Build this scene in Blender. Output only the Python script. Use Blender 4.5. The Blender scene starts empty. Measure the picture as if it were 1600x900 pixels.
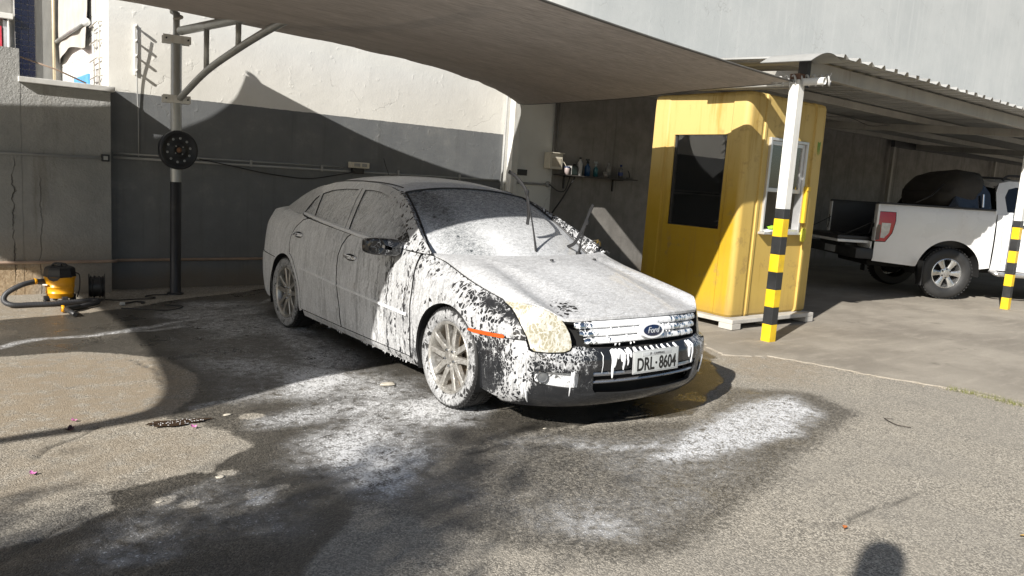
import bpy, bmesh, math, random
import numpy as np
from mathutils import Vector, Matrix, Euler
from mathutils.geometry import delaunay_2d_cdt

# ------------------------------------------------------------------ camera, sky, sun, exposure
SC = bpy.context.scene
COL = SC.collection
random.seed(7)
RNG = np.random.default_rng(11)
CAM_H = 1.4793
cd = bpy.data.cameras.new("camera")
cam = bpy.data.objects.new("camera", cd)
COL.objects.link(cam)
cd.sensor_width = 36.0
cd.lens = 1195.23 / 1600 * 36.0
cd.clip_start = 0.05
cd.clip_end = 500
_yaw, _pitch, _roll = math.radians(38.3), 0.139946454, 0.066436097
def _cam_axes():
    cp, sp = math.cos(_pitch), math.sin(_pitch)
    fw = Vector((0, cp, -sp)); rt = Vector((1, 0, 0)); up = Vector((0, sp, cp))
    c, s = math.cos(_roll), math.sin(_roll)
    r2 = rt * c + up * s; u2 = rt * -s + up * c
    w = Vector((math.cos(_yaw), math.sin(_yaw), 0)); n = Vector((math.sin(_yaw), -math.cos(_yaw), 0))
    g = lambda v: Vector((v.dot(w), -v.dot(n), v.z))
    return g(r2), g(u2), g(fw)
_r, _u_, _f = _cam_axes()
m = Matrix((( _r.x, _u_.x, -_f.x, 0), (_r.y, _u_.y, -_f.y, 0), (_r.z, _u_.z, -_f.z, CAM_H), (0, 0, 0, 1)))
cam.matrix_world = m
SC.camera = cam

SUN_DIR = Vector((1.58, 0.58, -1.0)).normalized()      # the way the light travels
elev = math.asin(-SUN_DIR.z)
azim = math.atan2(-SUN_DIR.x, -SUN_DIR.y)               # clockwise from +Y
world = bpy.data.worlds.new("World")
SC.world = world
world.use_nodes = True
wn_ = world.node_tree.nodes
sky = wn_.new("ShaderNodeTexSky")
sky.sky_type = 'NISHITA'
sky.sun_disc = False
sky.sun_elevation = elev
sky.sun_rotation = azim
sky.air_density = 1.0
sky.dust_density = 1.0
bg = wn_["Background"]
bg.inputs[1].default_value = 0.055
world.node_tree.links.new(sky.outputs[0], bg.inputs[0])
sd = bpy.data.lights.new("sun", 'SUN')
sd.energy = 5.0
sd.angle = math.radians(0.5)
sd.color = (1.0, 0.955, 0.89)
so = bpy.data.objects.new("sun", sd)
so.rotation_euler = SUN_DIR.to_track_quat('-Z', 'Y').to_euler()
so.location = (-8, -3, 9)
COL.objects.link(so)
SC.view_settings.view_transform = 'Standard'
SC.view_settings.look = 'None'
SC.view_settings.exposure = 0.75
SC.view_settings.gamma = 1.0
SC.view_settings.use_curve_mapping = False
SC.cycles.max_bounces = 7
SC.cycles.diffuse_bounces = 3
SC.cycles.glossy_bounces = 3
SC.cycles.transmission_bounces = 4

# ------------------------------------------------------------------ helpers: naming
def thing(name, label, cat, loc=(0, 0, 0), rz=0.0, group=None):
    o = bpy.data.objects.new(name, None)
    o.empty_display_size = 0.2
    o.location = loc
    o.rotation_euler = (0, 0, rz)
    COL.objects.link(o)
    tag(o, label, cat, group)
    return o
def tag(o, label=None, cat=None, group=None, kind=None):
    if label: o["label"] = label
    if cat: o["category"] = cat
    if group: o["group"] = group
    if kind: o["kind"] = kind
    return o
def adopt(o, parent, keep_world=True):
    o.parent = parent
    if keep_world:
        mw = Matrix.Translation(parent.location) @ parent.rotation_euler.to_matrix().to_4x4() if parent.type == 'EMPTY' else Matrix.Identity(4)
        o.matrix_parent_inverse = mw.inverted()
    return o

# ------------------------------------------------------------------ helpers: meshes
class MB:
    """collects geometry; build() links it as one mesh object"""
    def __init__(s):
        s.v = []; s.f = []; s.mi = []; s.sm = []; s.cur = 0
    def add(s, vs, fs, smooth=False):
        o = len(s.v)
        s.v.extend([tuple(map(float, p)) for p in vs])
        for f in fs:
            s.f.append(tuple(i + o for i in f)); s.mi.append(s.cur); s.sm.append(smooth)
        return s
    def box(s, a, b, M=None):
        x0, y0, z0 = a; x1, y1, z1 = b
        vs = [(x0,y0,z0),(x1,y0,z0),(x1,y1,z0),(x0,y1,z0),(x0,y0,z1),(x1,y0,z1),(x1,y1,z1),(x0,y1,z1)]
        if M is not None: vs = [M @ Vector(p) for p in vs]
        return s.add(vs, [(0,3,2,1),(4,5,6,7),(0,1,5,4),(1,2,6,5),(2,3,7,6),(3,0,4,7)])
    def bbox(s, a, b, r=0.01, M=None):
        """box with chamfered vertical and horizontal edges"""
        bm = bmesh.new(); bmesh.ops.create_cube(bm, size=1.0)
        for vv in bm.verts:
            vv.co = Vector([(a[i] + b[i]) / 2 + vv.co[i] * (b[i] - a[i]) for i in range(3)])
        bmesh.ops.bevel(bm, geom=list(bm.edges), offset=r, segments=2, profile=0.6, affect='EDGES')
        bm.verts.index_update()
        vs = [(M @ vv.co) if M is not None else vv.co.copy() for vv in bm.verts]
        fs = [[vv.index for vv in f.verts] for f in bm.faces]
        bm.free()
        return s.add(vs, fs)
    def beam(s, p, q, wdt, hgt, up=(0, 0, 1), r=None):
        """rectangular bar from p to q, hgt along up"""
        p = Vector(p); q = Vector(q); d = (q - p); L = d.length; d.normalize()
        up = Vector(up); sx = d.cross(up)
        if sx.length < 1e-4: sx = d.cross(Vector((1, 0, 0)))
        sx.normalize(); uz = sx.cross(d).normalized()
        M = Matrix(((d.x, sx.x, uz.x, p.x), (d.y, sx.y, uz.y, p.y), (d.z, sx.z, uz.z, p.z), (0, 0, 0, 1)))
        if r: return s.bbox((0, -wdt/2, -hgt/2), (L, wdt/2, hgt/2), r, M)
        return s.box((0, -wdt/2, -hgt/2), (L, wdt/2, hgt/2), M)
    def tube(s, path, r, seg=10, caps=True, flat=1.0):
        path = [Vector(p) for p in path]
        n = len(path)
        rr = r if hasattr(r, '__len__') else [r] * n
        tang = []
        for i in range(n):
            a = path[max(0, i - 1)]; b = path[min(n - 1, i + 1)]
            tang.append((b - a).normalized())
        up = Vector((0, 0, 1))
        if abs(tang[0].dot(up)) > 0.95: up = Vector((1, 0, 0))
        nrm = tang[0].cross(up).normalized()
        vs = []; fs = []
        for i in range(n):
            nrm = (nrm - tang[i] * nrm.dot(tang[i])).normalized()
            bi = tang[i].cross(nrm)
            for k in range(seg):
                a = 2 * math.pi * k / seg
                vs.append(path[i] + (nrm * math.cos(a) + bi * (math.sin(a) * flat)) * rr[i])
        for i in range(n - 1):
            for k in range(seg):
                k2 = (k + 1) % seg
                fs.append((i*seg+k, i*seg+k2, (i+1)*seg+k2, (i+1)*seg+k))
        s.add(vs, fs, True)
        if caps:
            o = len(s.v) - len(vs)
            s.f.append(tuple(o + k for k in reversed(range(seg)))); s.mi.append(s.cur); s.sm.append(False)
            s.f.append(tuple(o + (n-1)*seg + k for k in range(seg))); s.mi.append(s.cur); s.sm.append(False)
        return s
    def lathe(s, prof, seg=32, M=None, smooth=True, close=False):
        """prof: (radius, axial) pairs, axis = local Z"""
        vs = []; fs = []; n = len(prof)
        for (r, z) in prof:
            for k in range(seg):
                a = 2 * math.pi * k / seg
                p = Vector((r * math.cos(a), r * math.sin(a), z))
                vs.append(M @ p if M is not None else p)
        rng = range(n) if close else range(n - 1)
        for i in rng:
            j = (i + 1) % n
            for k in range(seg):
                k2 = (k + 1) % seg
                fs.append((i*seg+k, i*seg+k2, j*seg+k2, j*seg+k))
        return s.add(vs, fs, smooth)
    def disc(s, r, z, seg=32, M=None, flip=False):
        vs = []
        for k in range(seg):
            a = 2 * math.pi * k / seg
            p = Vector((r * math.cos(a), r * math.sin(a), z)); vs.append(M @ p if M is not None else p)
        f = tuple(range(seg)); f = f[::-1] if flip else f
        return s.add(vs, [f])
    def prism(s, poly, z0, z1, M=None):
        n = len(poly)
        vs = [Vector((x, y, z0)) for x, y in poly] + [Vector((x, y, z1)) for x, y in poly]
        if M is not None: vs = [M @ p for p in vs]
        fs = [tuple(reversed(range(n))), tuple(range(n, 2*n))] + [(i, (i+1) % n, n + (i+1) % n, n + i) for i in range(n)]
        return s.add(vs, fs)
    def grid(s, P, smooth=True, flip=False):
        """P: array (a,b,3)"""
        P = np.asarray(P, float); a, b = P.shape[:2]
        fs = []
        for i in range(a - 1):
            for j in range(b - 1):
                q = (i*b+j, (i+1)*b+j, (i+1)*b+j+1, i*b+j+1)
                fs.append(q[::-1] if flip else q)
        return s.add(P.reshape(-1, 3), fs, smooth)
    def build(s, name, mats, parent=None, keep_world=True, bevel=0, sharp=None, merge=False):
        me = bpy.data.meshes.new(name)
        me.from_pydata(s.v, [], s.f)
        if not isinstance(mats, (list, tuple)): mats = [mats]
        for mt in mats: me.materials.append(mt)
        me.polygons.foreach_set("material_index", s.mi)
        me.polygons.foreach_set("use_smooth", s.sm)
        if merge or bevel:
            bm = bmesh.new(); bm.from_mesh(me)
            bmesh.ops.remove_doubles(bm, verts=bm.verts, dist=1e-5)
            bmesh.ops.recalc_face_normals(bm, faces=bm.faces)
            if bevel:
                es = [e for e in bm.edges if len(e.link_faces) == 2 and e.calc_face_angle(0) > 0.6]
                bmesh.ops.bevel(bm, geom=es, offset=bevel, segments=2, profile=0.6, affect='EDGES', clamp_overlap=True)
            bm.to_mesh(me); bm.free()
        me.update()
        if sharp is not None:
            me.polygons.foreach_set("use_smooth", [True] * len(me.polygons))
            try: me.set_sharp_from_angle(angle=math.radians(sharp))
            except Exception: pass
        o = bpy.data.objects.new(name, me)
        COL.objects.link(o)
        if parent is not None: adopt(o, parent, keep_world)
        return o
def rotM(loc=(0,0,0), rx=0, ry=0, rz=0):
    return Matrix.Translation(loc) @ Euler((rx, ry, rz)).to_matrix().to_4x4()
def axisM(p, d, up=(0, 0, 1)):
    """frame with local Z along d at p"""
    d = Vector(d).normalized(); up = Vector(up)
    if abs(d.dot(up)) > 0.99: up = Vector((0, 1, 0))
    x = up.cross(d).normalized(); y = d.cross(x)
    return Matrix(((x.x, y.x, d.x, p[0]), (x.y, y.y, d.y, p[1]), (x.z, y.z, d.z, p[2]), (0, 0, 0, 1)))
def crom(P, n=8, closed=False):
    P = [Vector(p) for p in P]
    if closed: Q = [P[-1]] + P + [P[0], P[1]]
    else: Q = [P[0] * 2 - P[1]] + P + [P[-1] * 2 - P[-2]]
    out = []
    for i in range(1, len(Q) - 2):
        for k in range(n):
            t = k / n; a, b, c, d = Q[i-1], Q[i], Q[i+1], Q[i+2]
            out.append(0.5 * ((2*b) + (c - a)*t + (2*a - 5*b + 4*c - d)*t*t + (-a + 3*b - 3*c + d)*t**3))
    if not closed: out.append(Q[-2])
    return out

# ------------------------------------------------------------------ helpers: materials
class NT:
    def __init__(s, name):
        s.m = bpy.data.materials.new(name); s.m.use_nodes = True
        s.t = s.m.node_tree; s.N = s.t.nodes; s.L = s.t.links
        s.b = s.N["Principled BSDF"]; s.out = s.N["Material Output"]
        s._pos = None
    def n(s, ty, **kw):
        nd = s.N.new(ty)
        for k, v in kw.items(): setattr(nd, k, v)
        return nd
    def set(s, sock, v):
        if hasattr(v, 'is_linked') or isinstance(v, bpy.types.NodeSocket): s.L.new(v, sock)
        else: sock.default_value = v
    def pos(s):
        if s._pos is None: s._pos = s.n("ShaderNodeNewGeometry").outputs["Position"]
        return s._pos
    def obj(s): return s.n("ShaderNodeTexCoord").outputs["Object"]
    def scale(s, vec, sc, loc=(0,0,0)):
        mp = s.n("ShaderNodeMapping"); s.L.new(vec, mp.inputs[0]); mp.inputs[3].default_value = sc; mp.inputs[1].default_value = loc
        return mp.outputs[0]
    def noise(s, vec, sc, det=4, rough=0.55, dist=0.0, col=False):
        t = s.n("ShaderNodeTexNoise"); s.L.new(vec, t.inputs["Vector"])
        t.inputs["Scale"].default_value = sc; t.inputs["Detail"].default_value = det
        t.inputs["Roughness"].default_value = rough; t.inputs["Distortion"].default_value = dist
        return t.outputs[1 if col else 0]
    def vor(s, vec, sc, feat='F1', out=0, rnd=1.0):
        t = s.n("ShaderNodeTexVoronoi", feature=feat); s.L.new(vec, t.inputs["Vector"]); t.inputs["Scale"].default_value = sc
        t.inputs["Randomness"].default_value = rnd
        return t.outputs[out]
    def math(s, op, a, b=0.0, c=None, clamp=False):
        nd = s.n("ShaderNodeMath", operation=op); nd.use_clamp = clamp
        s.set(nd.inputs[0], a); s.set(nd.inputs[1], b)
        if c is not None: s.set(nd.inputs[2], c)
        return nd.outputs[0]
    def ramp(s, fac, a, b, lo=0.0, hi=1.0):
        """smoothstep fac from [a,b] to [lo,hi]"""
        nd = s.n("ShaderNodeMapRange", interpolation_type='SMOOTHSTEP'); s.set(nd.inputs[0], fac)
        s.set(nd.inputs[1], a); s.set(nd.inputs[2], b); nd.inputs[3].default_value = lo; nd.inputs[4].default_value = hi
        return nd.outputs[0]
    def mix(s, fac, a, b):
        nd = s.n("ShaderNodeMix", data_type='RGBA'); s.set(nd.inputs[0], fac)
        for sock, v in ((nd.inputs[6], a), (nd.inputs[7], b)):
            if isinstance(v, (tuple, list)): sock.default_value = (v[0], v[1], v[2], 1)
            else: s.set(sock, v)
        return nd.outputs[2]
    def fmix(s, fac, a, b):
        nd = s.n("ShaderNodeMix", data_type='FLOAT'); s.set(nd.inputs[0], fac); s.set(nd.inputs[2], a); s.set(nd.inputs[3], b)
        return nd.outputs[0]
    def sep(s, vec):
        nd = s.n("ShaderNodeSeparateXYZ"); s.L.new(vec, nd.inputs[0]); return nd.outputs
    def comb(s, x, y, z):
        nd = s.n("ShaderNodeCombineXYZ")
        for i, v in enumerate((x, y, z)): s.set(nd.inputs[i], v)
        return nd.outputs[0]
    def vadd(s, a, b, op='ADD'):
        nd = s.n("ShaderNodeVectorMath", operation=op); s.set(nd.inputs[0], a); s.set(nd.inputs[1], b); return nd.outputs[0]
    def attr(s, name):
        nd = s.n("ShaderNodeAttribute"); nd.attribute_name = name; return nd
    def bump(s, h, st=0.3, dist=0.01, nrm=None):
        nd = s.n("ShaderNodeBump"); s.set(nd.inputs["Strength"], st); nd.inputs["Distance"].default_value = dist; s.L.new(h, nd.inputs["Height"])
        if nrm is not None: s.L.new(nrm, nd.inputs["Normal"])
        return nd.outputs[0]
    def base(s, col=None, rough=None, metal=None, spec=None, normal=None, coat=None):
        if col is not None:
            if isinstance(col, (tuple, list)): s.b.inputs["Base Color"].default_value = (*col[:3], 1)
            else: s.L.new(col, s.b.inputs["Base Color"])
        if rough is not None: s.set(s.b.inputs["Roughness"], rough)
        if metal is not None: s.set(s.b.inputs["Metallic"], metal)
        if spec is not None: s.set(s.b.inputs["Specular IOR Level"], spec)
        if normal is not None: s.L.new(normal, s.b.inputs["Normal"])
        if coat is not None: s.set(s.b.inputs["Coat Weight"], coat); s.b.inputs["Coat Roughness"].default_value = 0.05
        return s.m
_mc = {}
def mat(name, col=0, rough=0.5, metal=0.0, var=0.15, nsc=6.0, bump=0.05, bsc=60.0, dirt=None, spec=None, coat=None, streak=False):
    """plain paint / plastic / metal with mottling, dirt and fine relief"""
    if name in _mc: return _mc[name]
    t = NT(name); p = t.obj()
    n1 = t.noise(p, nsc, 5, 0.6)
    dark = tuple(c * (1 - var) for c in col); lite = tuple(min(1, c * (1 + var * 0.7)) for c in col)
    c = t.mix(t.ramp(n1, 0.3, 0.7), dark, lite)
    if dirt:
        pv = t.scale(p, (9, 9, 0.9)) if streak else t.scale(p, (2.2, 2.2, 2.2))
        d = t.noise(pv, 1.6, 6, 0.65)
        c = t.mix(t.ramp(d, 0.52, 0.78, 0, dirt[1]), c, dirt[0])
    r = t.fmix(t.ramp(n1, 0.3, 0.7), max(0.02, rough - 0.08), min(1, rough + 0.08))
    nb = t.bump(t.noise(p, bsc, 3, 0.6), bump, 0.004)
    _mc[name] = t.base(c, r, metal, spec, nb, coat)
    return _mc[name]
# ------------------------------------------------------------------ ground: asphalt sheet with wet, foam and dirt masks
WET = [(0.56,7.82),(1.15,7.89),(1.83,8.23),(2.58,8.66),(3.38,9.05),(5.37,9.09),(8.0,7.6),(5.71,4.17),(5.0,3.55),(4.09,3.09),(3.2,3.32),(2.27,3.35),(1.91,3.14),(1.67,2.96),(1.52,2.92),(1.36,2.73),(1.06,2.46),(0.05,2.6),(-0.6,3.1),(0.21,3.27),(0.34,3.29),(0.59,3.43),(0.6,3.63),(1.1,3.66),(1.41,3.91),(1.21,4.37),(1.07,4.5),(1.34,4.87),(1.46,5.31),(1.41,5.93),(0.93,6.38),(0.2,6.3),(0.0,7.6)]
DAMP = [(2.44,4.05),(2.8,3.58),(3.2,3.32),(4.09,3.09),(5.0,3.55),(5.16,3.38),(5.48,3.13),(5.29,2.59),(4.85,2.42),(3.99,2.23),(3.36,2.06),(2.63,1.86),(2.24,1.87),(2.03,2.05),(1.86,2.24),(1.73,2.51),(1.6,2.73),(1.62,3.11)]
FOAM = [  # polygon, amount, feather
 ([(3.21,2.7),(3.56,2.81),(4.02,2.98),(4.88,3.13),(5.29,3.12),(4.94,2.68),(4.49,2.53),(3.95,2.54),(3.51,2.54),(3.25,2.6)], 1.0, .16),
 ([(2.93,3.25),(3.2,2.99),(3.61,2.85),(3.36,2.73),(2.9,2.99)], .62, .16),
 ([(2.5,3.5),(2.8,3.35),(3.2,3.1),(3.1,2.95),(2.6,3.2)], .5, .16),
 ([(2.43,4.28),(2.85,4.25),(2.88,3.83),(2.66,3.59),(2.3,3.67),(2.17,3.89)], .95, .20),
 ([(2.70,6.0),(2.65,5.2),(2.78,4.55),(2.48,3.74),(2.16,3.3),(1.88,3.1),(1.72,2.93),(1.6,3.08),(1.49,3.27),(1.39,3.51),(1.62,3.8),(1.97,3.99),(2.06,4.37),(1.76,4.67),(1.79,4.99),(2.21,5.6)], .85, .3),
 ([(2.77,7.9),(2.79,6.64),(2.75,5.38),(2.65,4.79),(2.32,4.93),(2.16,5.62),(2.29,6.58)], .66, .25),
 ([(2.55,7.1),(2.9,6.9),(2.85,6.4),(2.5,6.5)], .7, .12),
 ([(1.15,3.33),(1.29,3.25),(1.22,3.13),(1.09,3.16)], .75, .04),
 ([(0.31,3.04),(0.61,3.05),(0.91,2.94),(0.85,2.82),(0.47,2.89)], .45, .12),
 ([(0.7,3.3),(1.0,3.35),(1.2,3.5),(1.1,3.58),(0.8,3.45)], .40, .08),
 ([(2.2,2.46),(2.44,2.36),(2.53,2.13),(2.37,2.01),(2.1,2.2)], .48, .12),
 ([(1.94,3.53),(2.26,3.59),(2.39,3.4),(1.79,2.93),(1.58,3.05)], .72, .16),
 ([(1.5,4.3),(2.3,4.45),(2.5,4.25),(1.9,4.05),(1.4,4.1)], .62, .15)]
STREAM = [((-0.1,6.25),(0.39,6.55),(0.74,6.93),(1.15,6.93),(1.52,7.08),(1.95,7.31),(2.62,7.51)), ((1.2,7.0),(1.6,7.0),(2.0,7.12),(2.3,7.3)), ((1.3,4.62),(1.7,4.72),(2.2,4.75)), ((2.9,7.95),(3.2,8.25),(3.8,8.5))]
TAN = [([(0.0,6.2),(0.92,6.3),(1.4,5.89),(1.43,5.33),(1.29,4.81),(1.04,4.52),(0.85,4.55),(0.31,4.48),(0.0,4.3)], 1.0, .2),
 ([(0.3,8.78),(1.52,8.43),(1.5,7.46),(1.03,7.08),(0.2,7.0)], .7, .2), ([(6.07,4.44),(6.53,4.26),(6.4,3.5),(5.72,3.22),(5.34,3.5),(5.45,3.9)], .7, .25),
 ([(0.3,4.4),(1.0,4.45),(1.3,4.0),(1.0,3.7),(0.5,3.7),(0.1,3.6)], .6, .2), ([(5.2,4.6),(6.3,5.2),(6.6,4.7),(5.8,4.2)], .6, .2)]
CRACKS = [((-0.2,2.9),(0.2,3.11),(0.29,3.22),(0.48,3.37),(0.62,3.36)), ((2.34,3.26),(2.66,3.27),(3.01,3.28),(3.17,3.29),(3.57,3.35)), ((1.7,4.36),(1.99,4.41),(2.31,4.5),(2.53,4.57),(2.78,4.55)), ((3.2,1.78),(3.33,1.67),(3.56,1.69),(3.9,1.67),(4.13,1.68)), ((0.44,4.16),(0.49,4.28),(0.57,4.34),(0.75,4.54)), ((1.5,3.3),(1.75,3.42),(2.0,3.45),(2.3,3.5)), ((1.25,5.2),(1.3,5.6),(1.22,6.0))]
def sdist(px, py, poly):
    """signed distance (inside positive) of points to polygon"""
    d = np.full(px.shape, 1e9); ins = np.zeros(px.shape, bool); n = len(poly)
    for i in range(n):
        x0, y0 = poly[i]; x1, y1 = poly[(i + 1) % n]
        ex, ey = x1 - x0, y1 - y0
        t = np.clip(((px - x0) * ex + (py - y0) * ey) / (ex * ex + ey * ey + 1e-12), 0, 1)
        d = np.minimum(d, np.hypot(px - x0 - t * ex, py - y0 - t * ey))
        c = (y0 > py) != (y1 > py)
        with np.errstate(divide='ignore', invalid='ignore'):
            ins ^= c & (px < (x1 - x0) * (py - y0) / (y1 - y0 + 1e-12) + x0)
    return np.where(ins, d, -d)
def ldist(px, py, line):
    d = np.full(px.shape, 1e9)
    for (x0, y0), (x1, y1) in zip(line[:-1], line[1:]):
        ex, ey = x1 - x0, y1 - y0
        t = np.clip(((px - x0) * ex + (py - y0) * ey) / (ex * ex + ey * ey + 1e-12), 0, 1)
        d = np.minimum(d, np.hypot(px - x0 - t * ex, py - y0 - t * ey))
    return d
def sstep(x, a, b):
    t = np.clip((x - a) / (b - a), 0, 1); return t * t * (3 - 2 * t)
_vn_tab = RNG.random((64, 64))
def vnoise(x, y, sc):
    x = x * sc; y = y * sc
    xi = np.floor(x).astype(int); yi = np.floor(y).astype(int); fx = x - xi; fy = y - yi
    fx = fx * fx * (3 - 2 * fx); fy = fy * fy * (3 - 2 * fy)
    g = lambda a, b: _vn_tab[a % 64, b % 64]
    return (g(xi, yi) * (1 - fx) + g(xi + 1, yi) * fx) * (1 - fy) + (g(xi, yi + 1) * (1 - fx) + g(xi + 1, yi + 1) * fx) * fy
def fbm(x, y, sc, o=4):
    s = 0; a = 0.5
    for k in range(o): s = s + a * vnoise(x + 7.3 * k, y - 3.1 * k, sc * 2 ** k); a *= 0.5
    return s
def axis_coords(lo, hi, step, flo, fhi):
    a = np.arange(lo, hi + 1e-6, step)
    left = []; x = lo; s = step
    while x > flo: s *= 1.35; x -= s; left.append(x)
    right = []; x = hi; s = step
    while x < fhi: s *= 1.35; x += s; right.append(x)
    return np.concatenate([left[::-1], a, right])
gx = axis_coords(-0.6, 7.0, 0.026, -70, 90); gy = axis_coords(0.8, 9.2, 0.026, -80, 60)
GX, GY = np.meshgrid(gx, gy, indexing='ij')
wx = GX + 0.16 * (fbm(GX, GY, 2.6) - .47) + 0.05 * (fbm(GX, GY, 11) - .47); wy = GY + 0.16 * (fbm(GX + 31, GY, 2.6) - .47) + 0.05 * (fbm(GX, GY + 17, 11) - .47)
wet = sstep(sdist(wx, wy, WET), -0.03, 0.05)
wet *= 0.74 + 0.36 * sstep(fbm(GX, GY + 9, 1.6), .30, .55)
for ix, iy, ir in ((.80,3.38,.05),(.89,3.31,.045),(1.13,3.55,.055),(1.19,3.25,.07),(1.30,3.27,.05),(1.05,3.62,.04),(1.55,4.35,.07)):
    wet *= sstep(np.hypot((wx - ix) * .8, (wy - iy) * 1.3), ir * .5, ir * 1.2)
damp = sstep(sdist(wx, wy, DAMP), -0.20, 0.16) * .66
wet = np.clip(np.maximum(wet, damp), 0, 1)
foam = np.zeros_like(GX)
for poly, amt, fe in FOAM:
    foam = np.maximum(foam, amt * sstep(sdist(wx, wy, poly), -fe, fe))
foam = np.maximum(foam, .58 * sstep(sdist(wx, wy, [(1.5,4.6),(2.9,4.4),(2.9,8.3),(2.2,8.3),(1.7,7.6),(1.55,6.2)]), -.3, .3))
foam = np.maximum(foam, .34 * sstep(sdist(wx, wy, [(0.2,2.9),(1.2,2.7),(1.7,3.1),(1.9,3.9),(1.1,3.6),(.5,3.4)]), -.15, .2))
foam = np.maximum(foam, .30 * sstep(sdist(wx, wy, DAMP), -.1, .3))
foam *= 0.70 + 0.6 * sstep(fbm(GX + 5, GY, 2.2), .25, .62)
for k, ln in enumerate(STREAM):
    foam = np.maximum(foam, (.95 if k < 1 else .75) * (.55 + .6 * fbm(GX, GY, 3.3)) * sstep(-ldist(wx, wy, ln), -0.10, -0.0))
foam = np.clip(foam, 0, 1)
tan = np.zeros_like(GX)
for poly, amt, fe in TAN:
    tan = np.maximum(tan, amt * sstep(sdist(wx, wy, poly), -fe, fe))
crk = np.zeros_like(GX)
for ln in CRACKS:
    crk = np.maximum(crk, sstep(-ldist(GX + .06 * (fbm(GX, GY, 9) - .47), GY + .06 * (fbm(GX + 3, GY, 9) - .47), ln), -0.018, -0.003))
GZ = 0.012 * (fbm(GX, GY, 1.2) - .47) + 0.006 * (fbm(GX, GY, 7) - .47) - 0.010 * crk - 0.004
far = (np.abs(GX - 3) > 8) | (np.abs(GY - 4) > 6.5)
GZ = np.where(far, -0.004, GZ)
GZ = np.minimum(GZ, 0.0)
gm = MB(); gm.grid(np.stack([GX, GY, GZ], -1), True)
def make_ground_mat():
    t = NT("asphalt"); p = t.pos()
    at = t.attr("ground_mask"); sp = t.n("ShaderNodeSeparateColor"); t.L.new(at.outputs["Color"], sp.inputs[0])
    wet, foam, tan = sp.outputs[0], sp.outputs[1], sp.outputs[2]
    crk = at.outputs["Alpha"]
    pj_ = t.vadd(p, t.vadd(t.noise(p, 40, 2, .5, col=True), (.012, .012, .0), 'MULTIPLY'))
    cell = t.vor(pj_, 150, 'F1', 1); cd_ = t.vor(pj_, 150, 'F1', 0); big_st = t.sep(t.vor(pj_, 60, 'F1', 1)); bsd = t.vor(pj_, 60, 'F1', 0)
    rnd = t.sep(cell)[0]
    big = t.noise(p, 0.9, 5, .6); mid = t.noise(p, 5, 5, .65); fine = t.noise(p, 260, 3, .7)
    agg = t.mix(t.ramp(rnd, .15, .95), (.13, .118, .098), (.50, .455, .375))
    agg = t.mix(t.ramp(rnd, .90, .97), agg, (.60, .55, .46))
    stm = t.math('MULTIPLY', t.ramp(big_st[0], .86, .90), t.ramp(bsd, .42, .30))
    agg = t.mix(stm, agg, t.mix(big_st[1], (.16, .145, .12), (.58, .53, .45)))
    c = t.mix(t.ramp(fine, .3, .7, 0, .4), agg, (.20, .183, .152))
    c = t.mix(t.ramp(mid, .35, .75, 0, .4), c, (.36, .325, .265))
    c = t.mix(t.ramp(big, .40, .62, 0, .35), c, (.25, .232, .20))
    sand = t.mix(t.ramp(fine, .3, .7), (.21, .165, .11), (.34, .275, .195))
    tm = t.math('MULTIPLY', tan, t.ramp(t.noise(p, 7, 6, .7), .34, .56), clamp=True)
    c = t.mix(t.math('MULTIPLY', tm, .8), c, sand)
    stain = t.ramp(t.noise(t.vadd(p, (9.0, 3.0, 0)), 2.3, 6, .7), .60, .72, 0, .5)
    c = t.mix(stain, c, (.15, .138, .118))
    # wetness breaks up in drops at its rim
    wm = t.math('ADD', wet, t.math('MULTIPLY', t.math('SUBTRACT', t.noise(p, 34, 3, .6), .5), t.fmix(wet, 1.2, .35)))
    wm = t.ramp(wm, .28, .86)
    c = t.mix(t.math('MULTIPLY', wm, .86), c, t.mix(t.ramp(rnd, .2, 1.0), (.016, .0155, .014), (.075, .068, .058)))
    c = t.mix(t.math('MULTIPLY', crk, .6), c, (.02, .018, .015))
    # foam: bubbles lying on the stones
    fn = t.noise(p, 95, 4, .75); f2 = t.noise(p, 16, 5, .7, .6); f3 = t.vor(pj_, 70, 'F1', 0)
    g = t.math('ADD', t.math('MULTIPLY', fn, .62), t.math('MULTIPLY', f2, .38))
    g = t.math('ADD', g, t.math('MULTIPLY', t.math('SUBTRACT', .45, f3), .25))
    thr = t.fmix(foam, .70, .41)
    fm = t.ramp(t.math('SUBTRACT', g, thr), -.03, .09)
    fm = t.math('MULTIPLY', fm, t.ramp(foam, .02, .18), clamp=True)
    film = t.math('MULTIPLY', t.ramp(foam, .15, .85, 0, .55), t.ramp(f2, .30, .62))
    fm = t.math('MAXIMUM', fm, film)
    c = t.mix(t.math('MULTIPLY', fm, .86), c, (.80, .81, .82))
    pud = t.ramp(t.noise(p, 3.1, 4, .55), .52, .66)
    rwet = t.fmix(pud, .34, .10)
    r = t.fmix(wm, .92, rwet); r = t.fmix(fm, r, .6)
    h = t.math('ADD', t.math('MULTIPLY', t.math('SUBTRACT', 1.0, cd_), .6), t.math('MULTIPLY', fine, .4))
    h = t.math('MULTIPLY', h, t.fmix(t.math('MULTIPLY', wm, pud), 1.0, .35))
    h = t.math('ADD', h, t.math('MULTIPLY', fm, t.math('ADD', .5, fn)))
    nb = t.bump(h, .75, .006)
    return t.base(c, r, 0, .5, nb)
ground = gm.build("ground", make_ground_mat())
ground["kind"] = "structure"
ca = ground.data.color_attributes.new("ground_mask", 'FLOAT_COLOR', 'POINT')
ca.data.foreach_set("color", np.stack([wet, foam, tan, crk], -1).reshape(-1).astype(np.float32))
# turn the faces up
ground.data.update()
if ground.data.polygons[0].normal.z < 0: ground.data.flip_normals()

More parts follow.
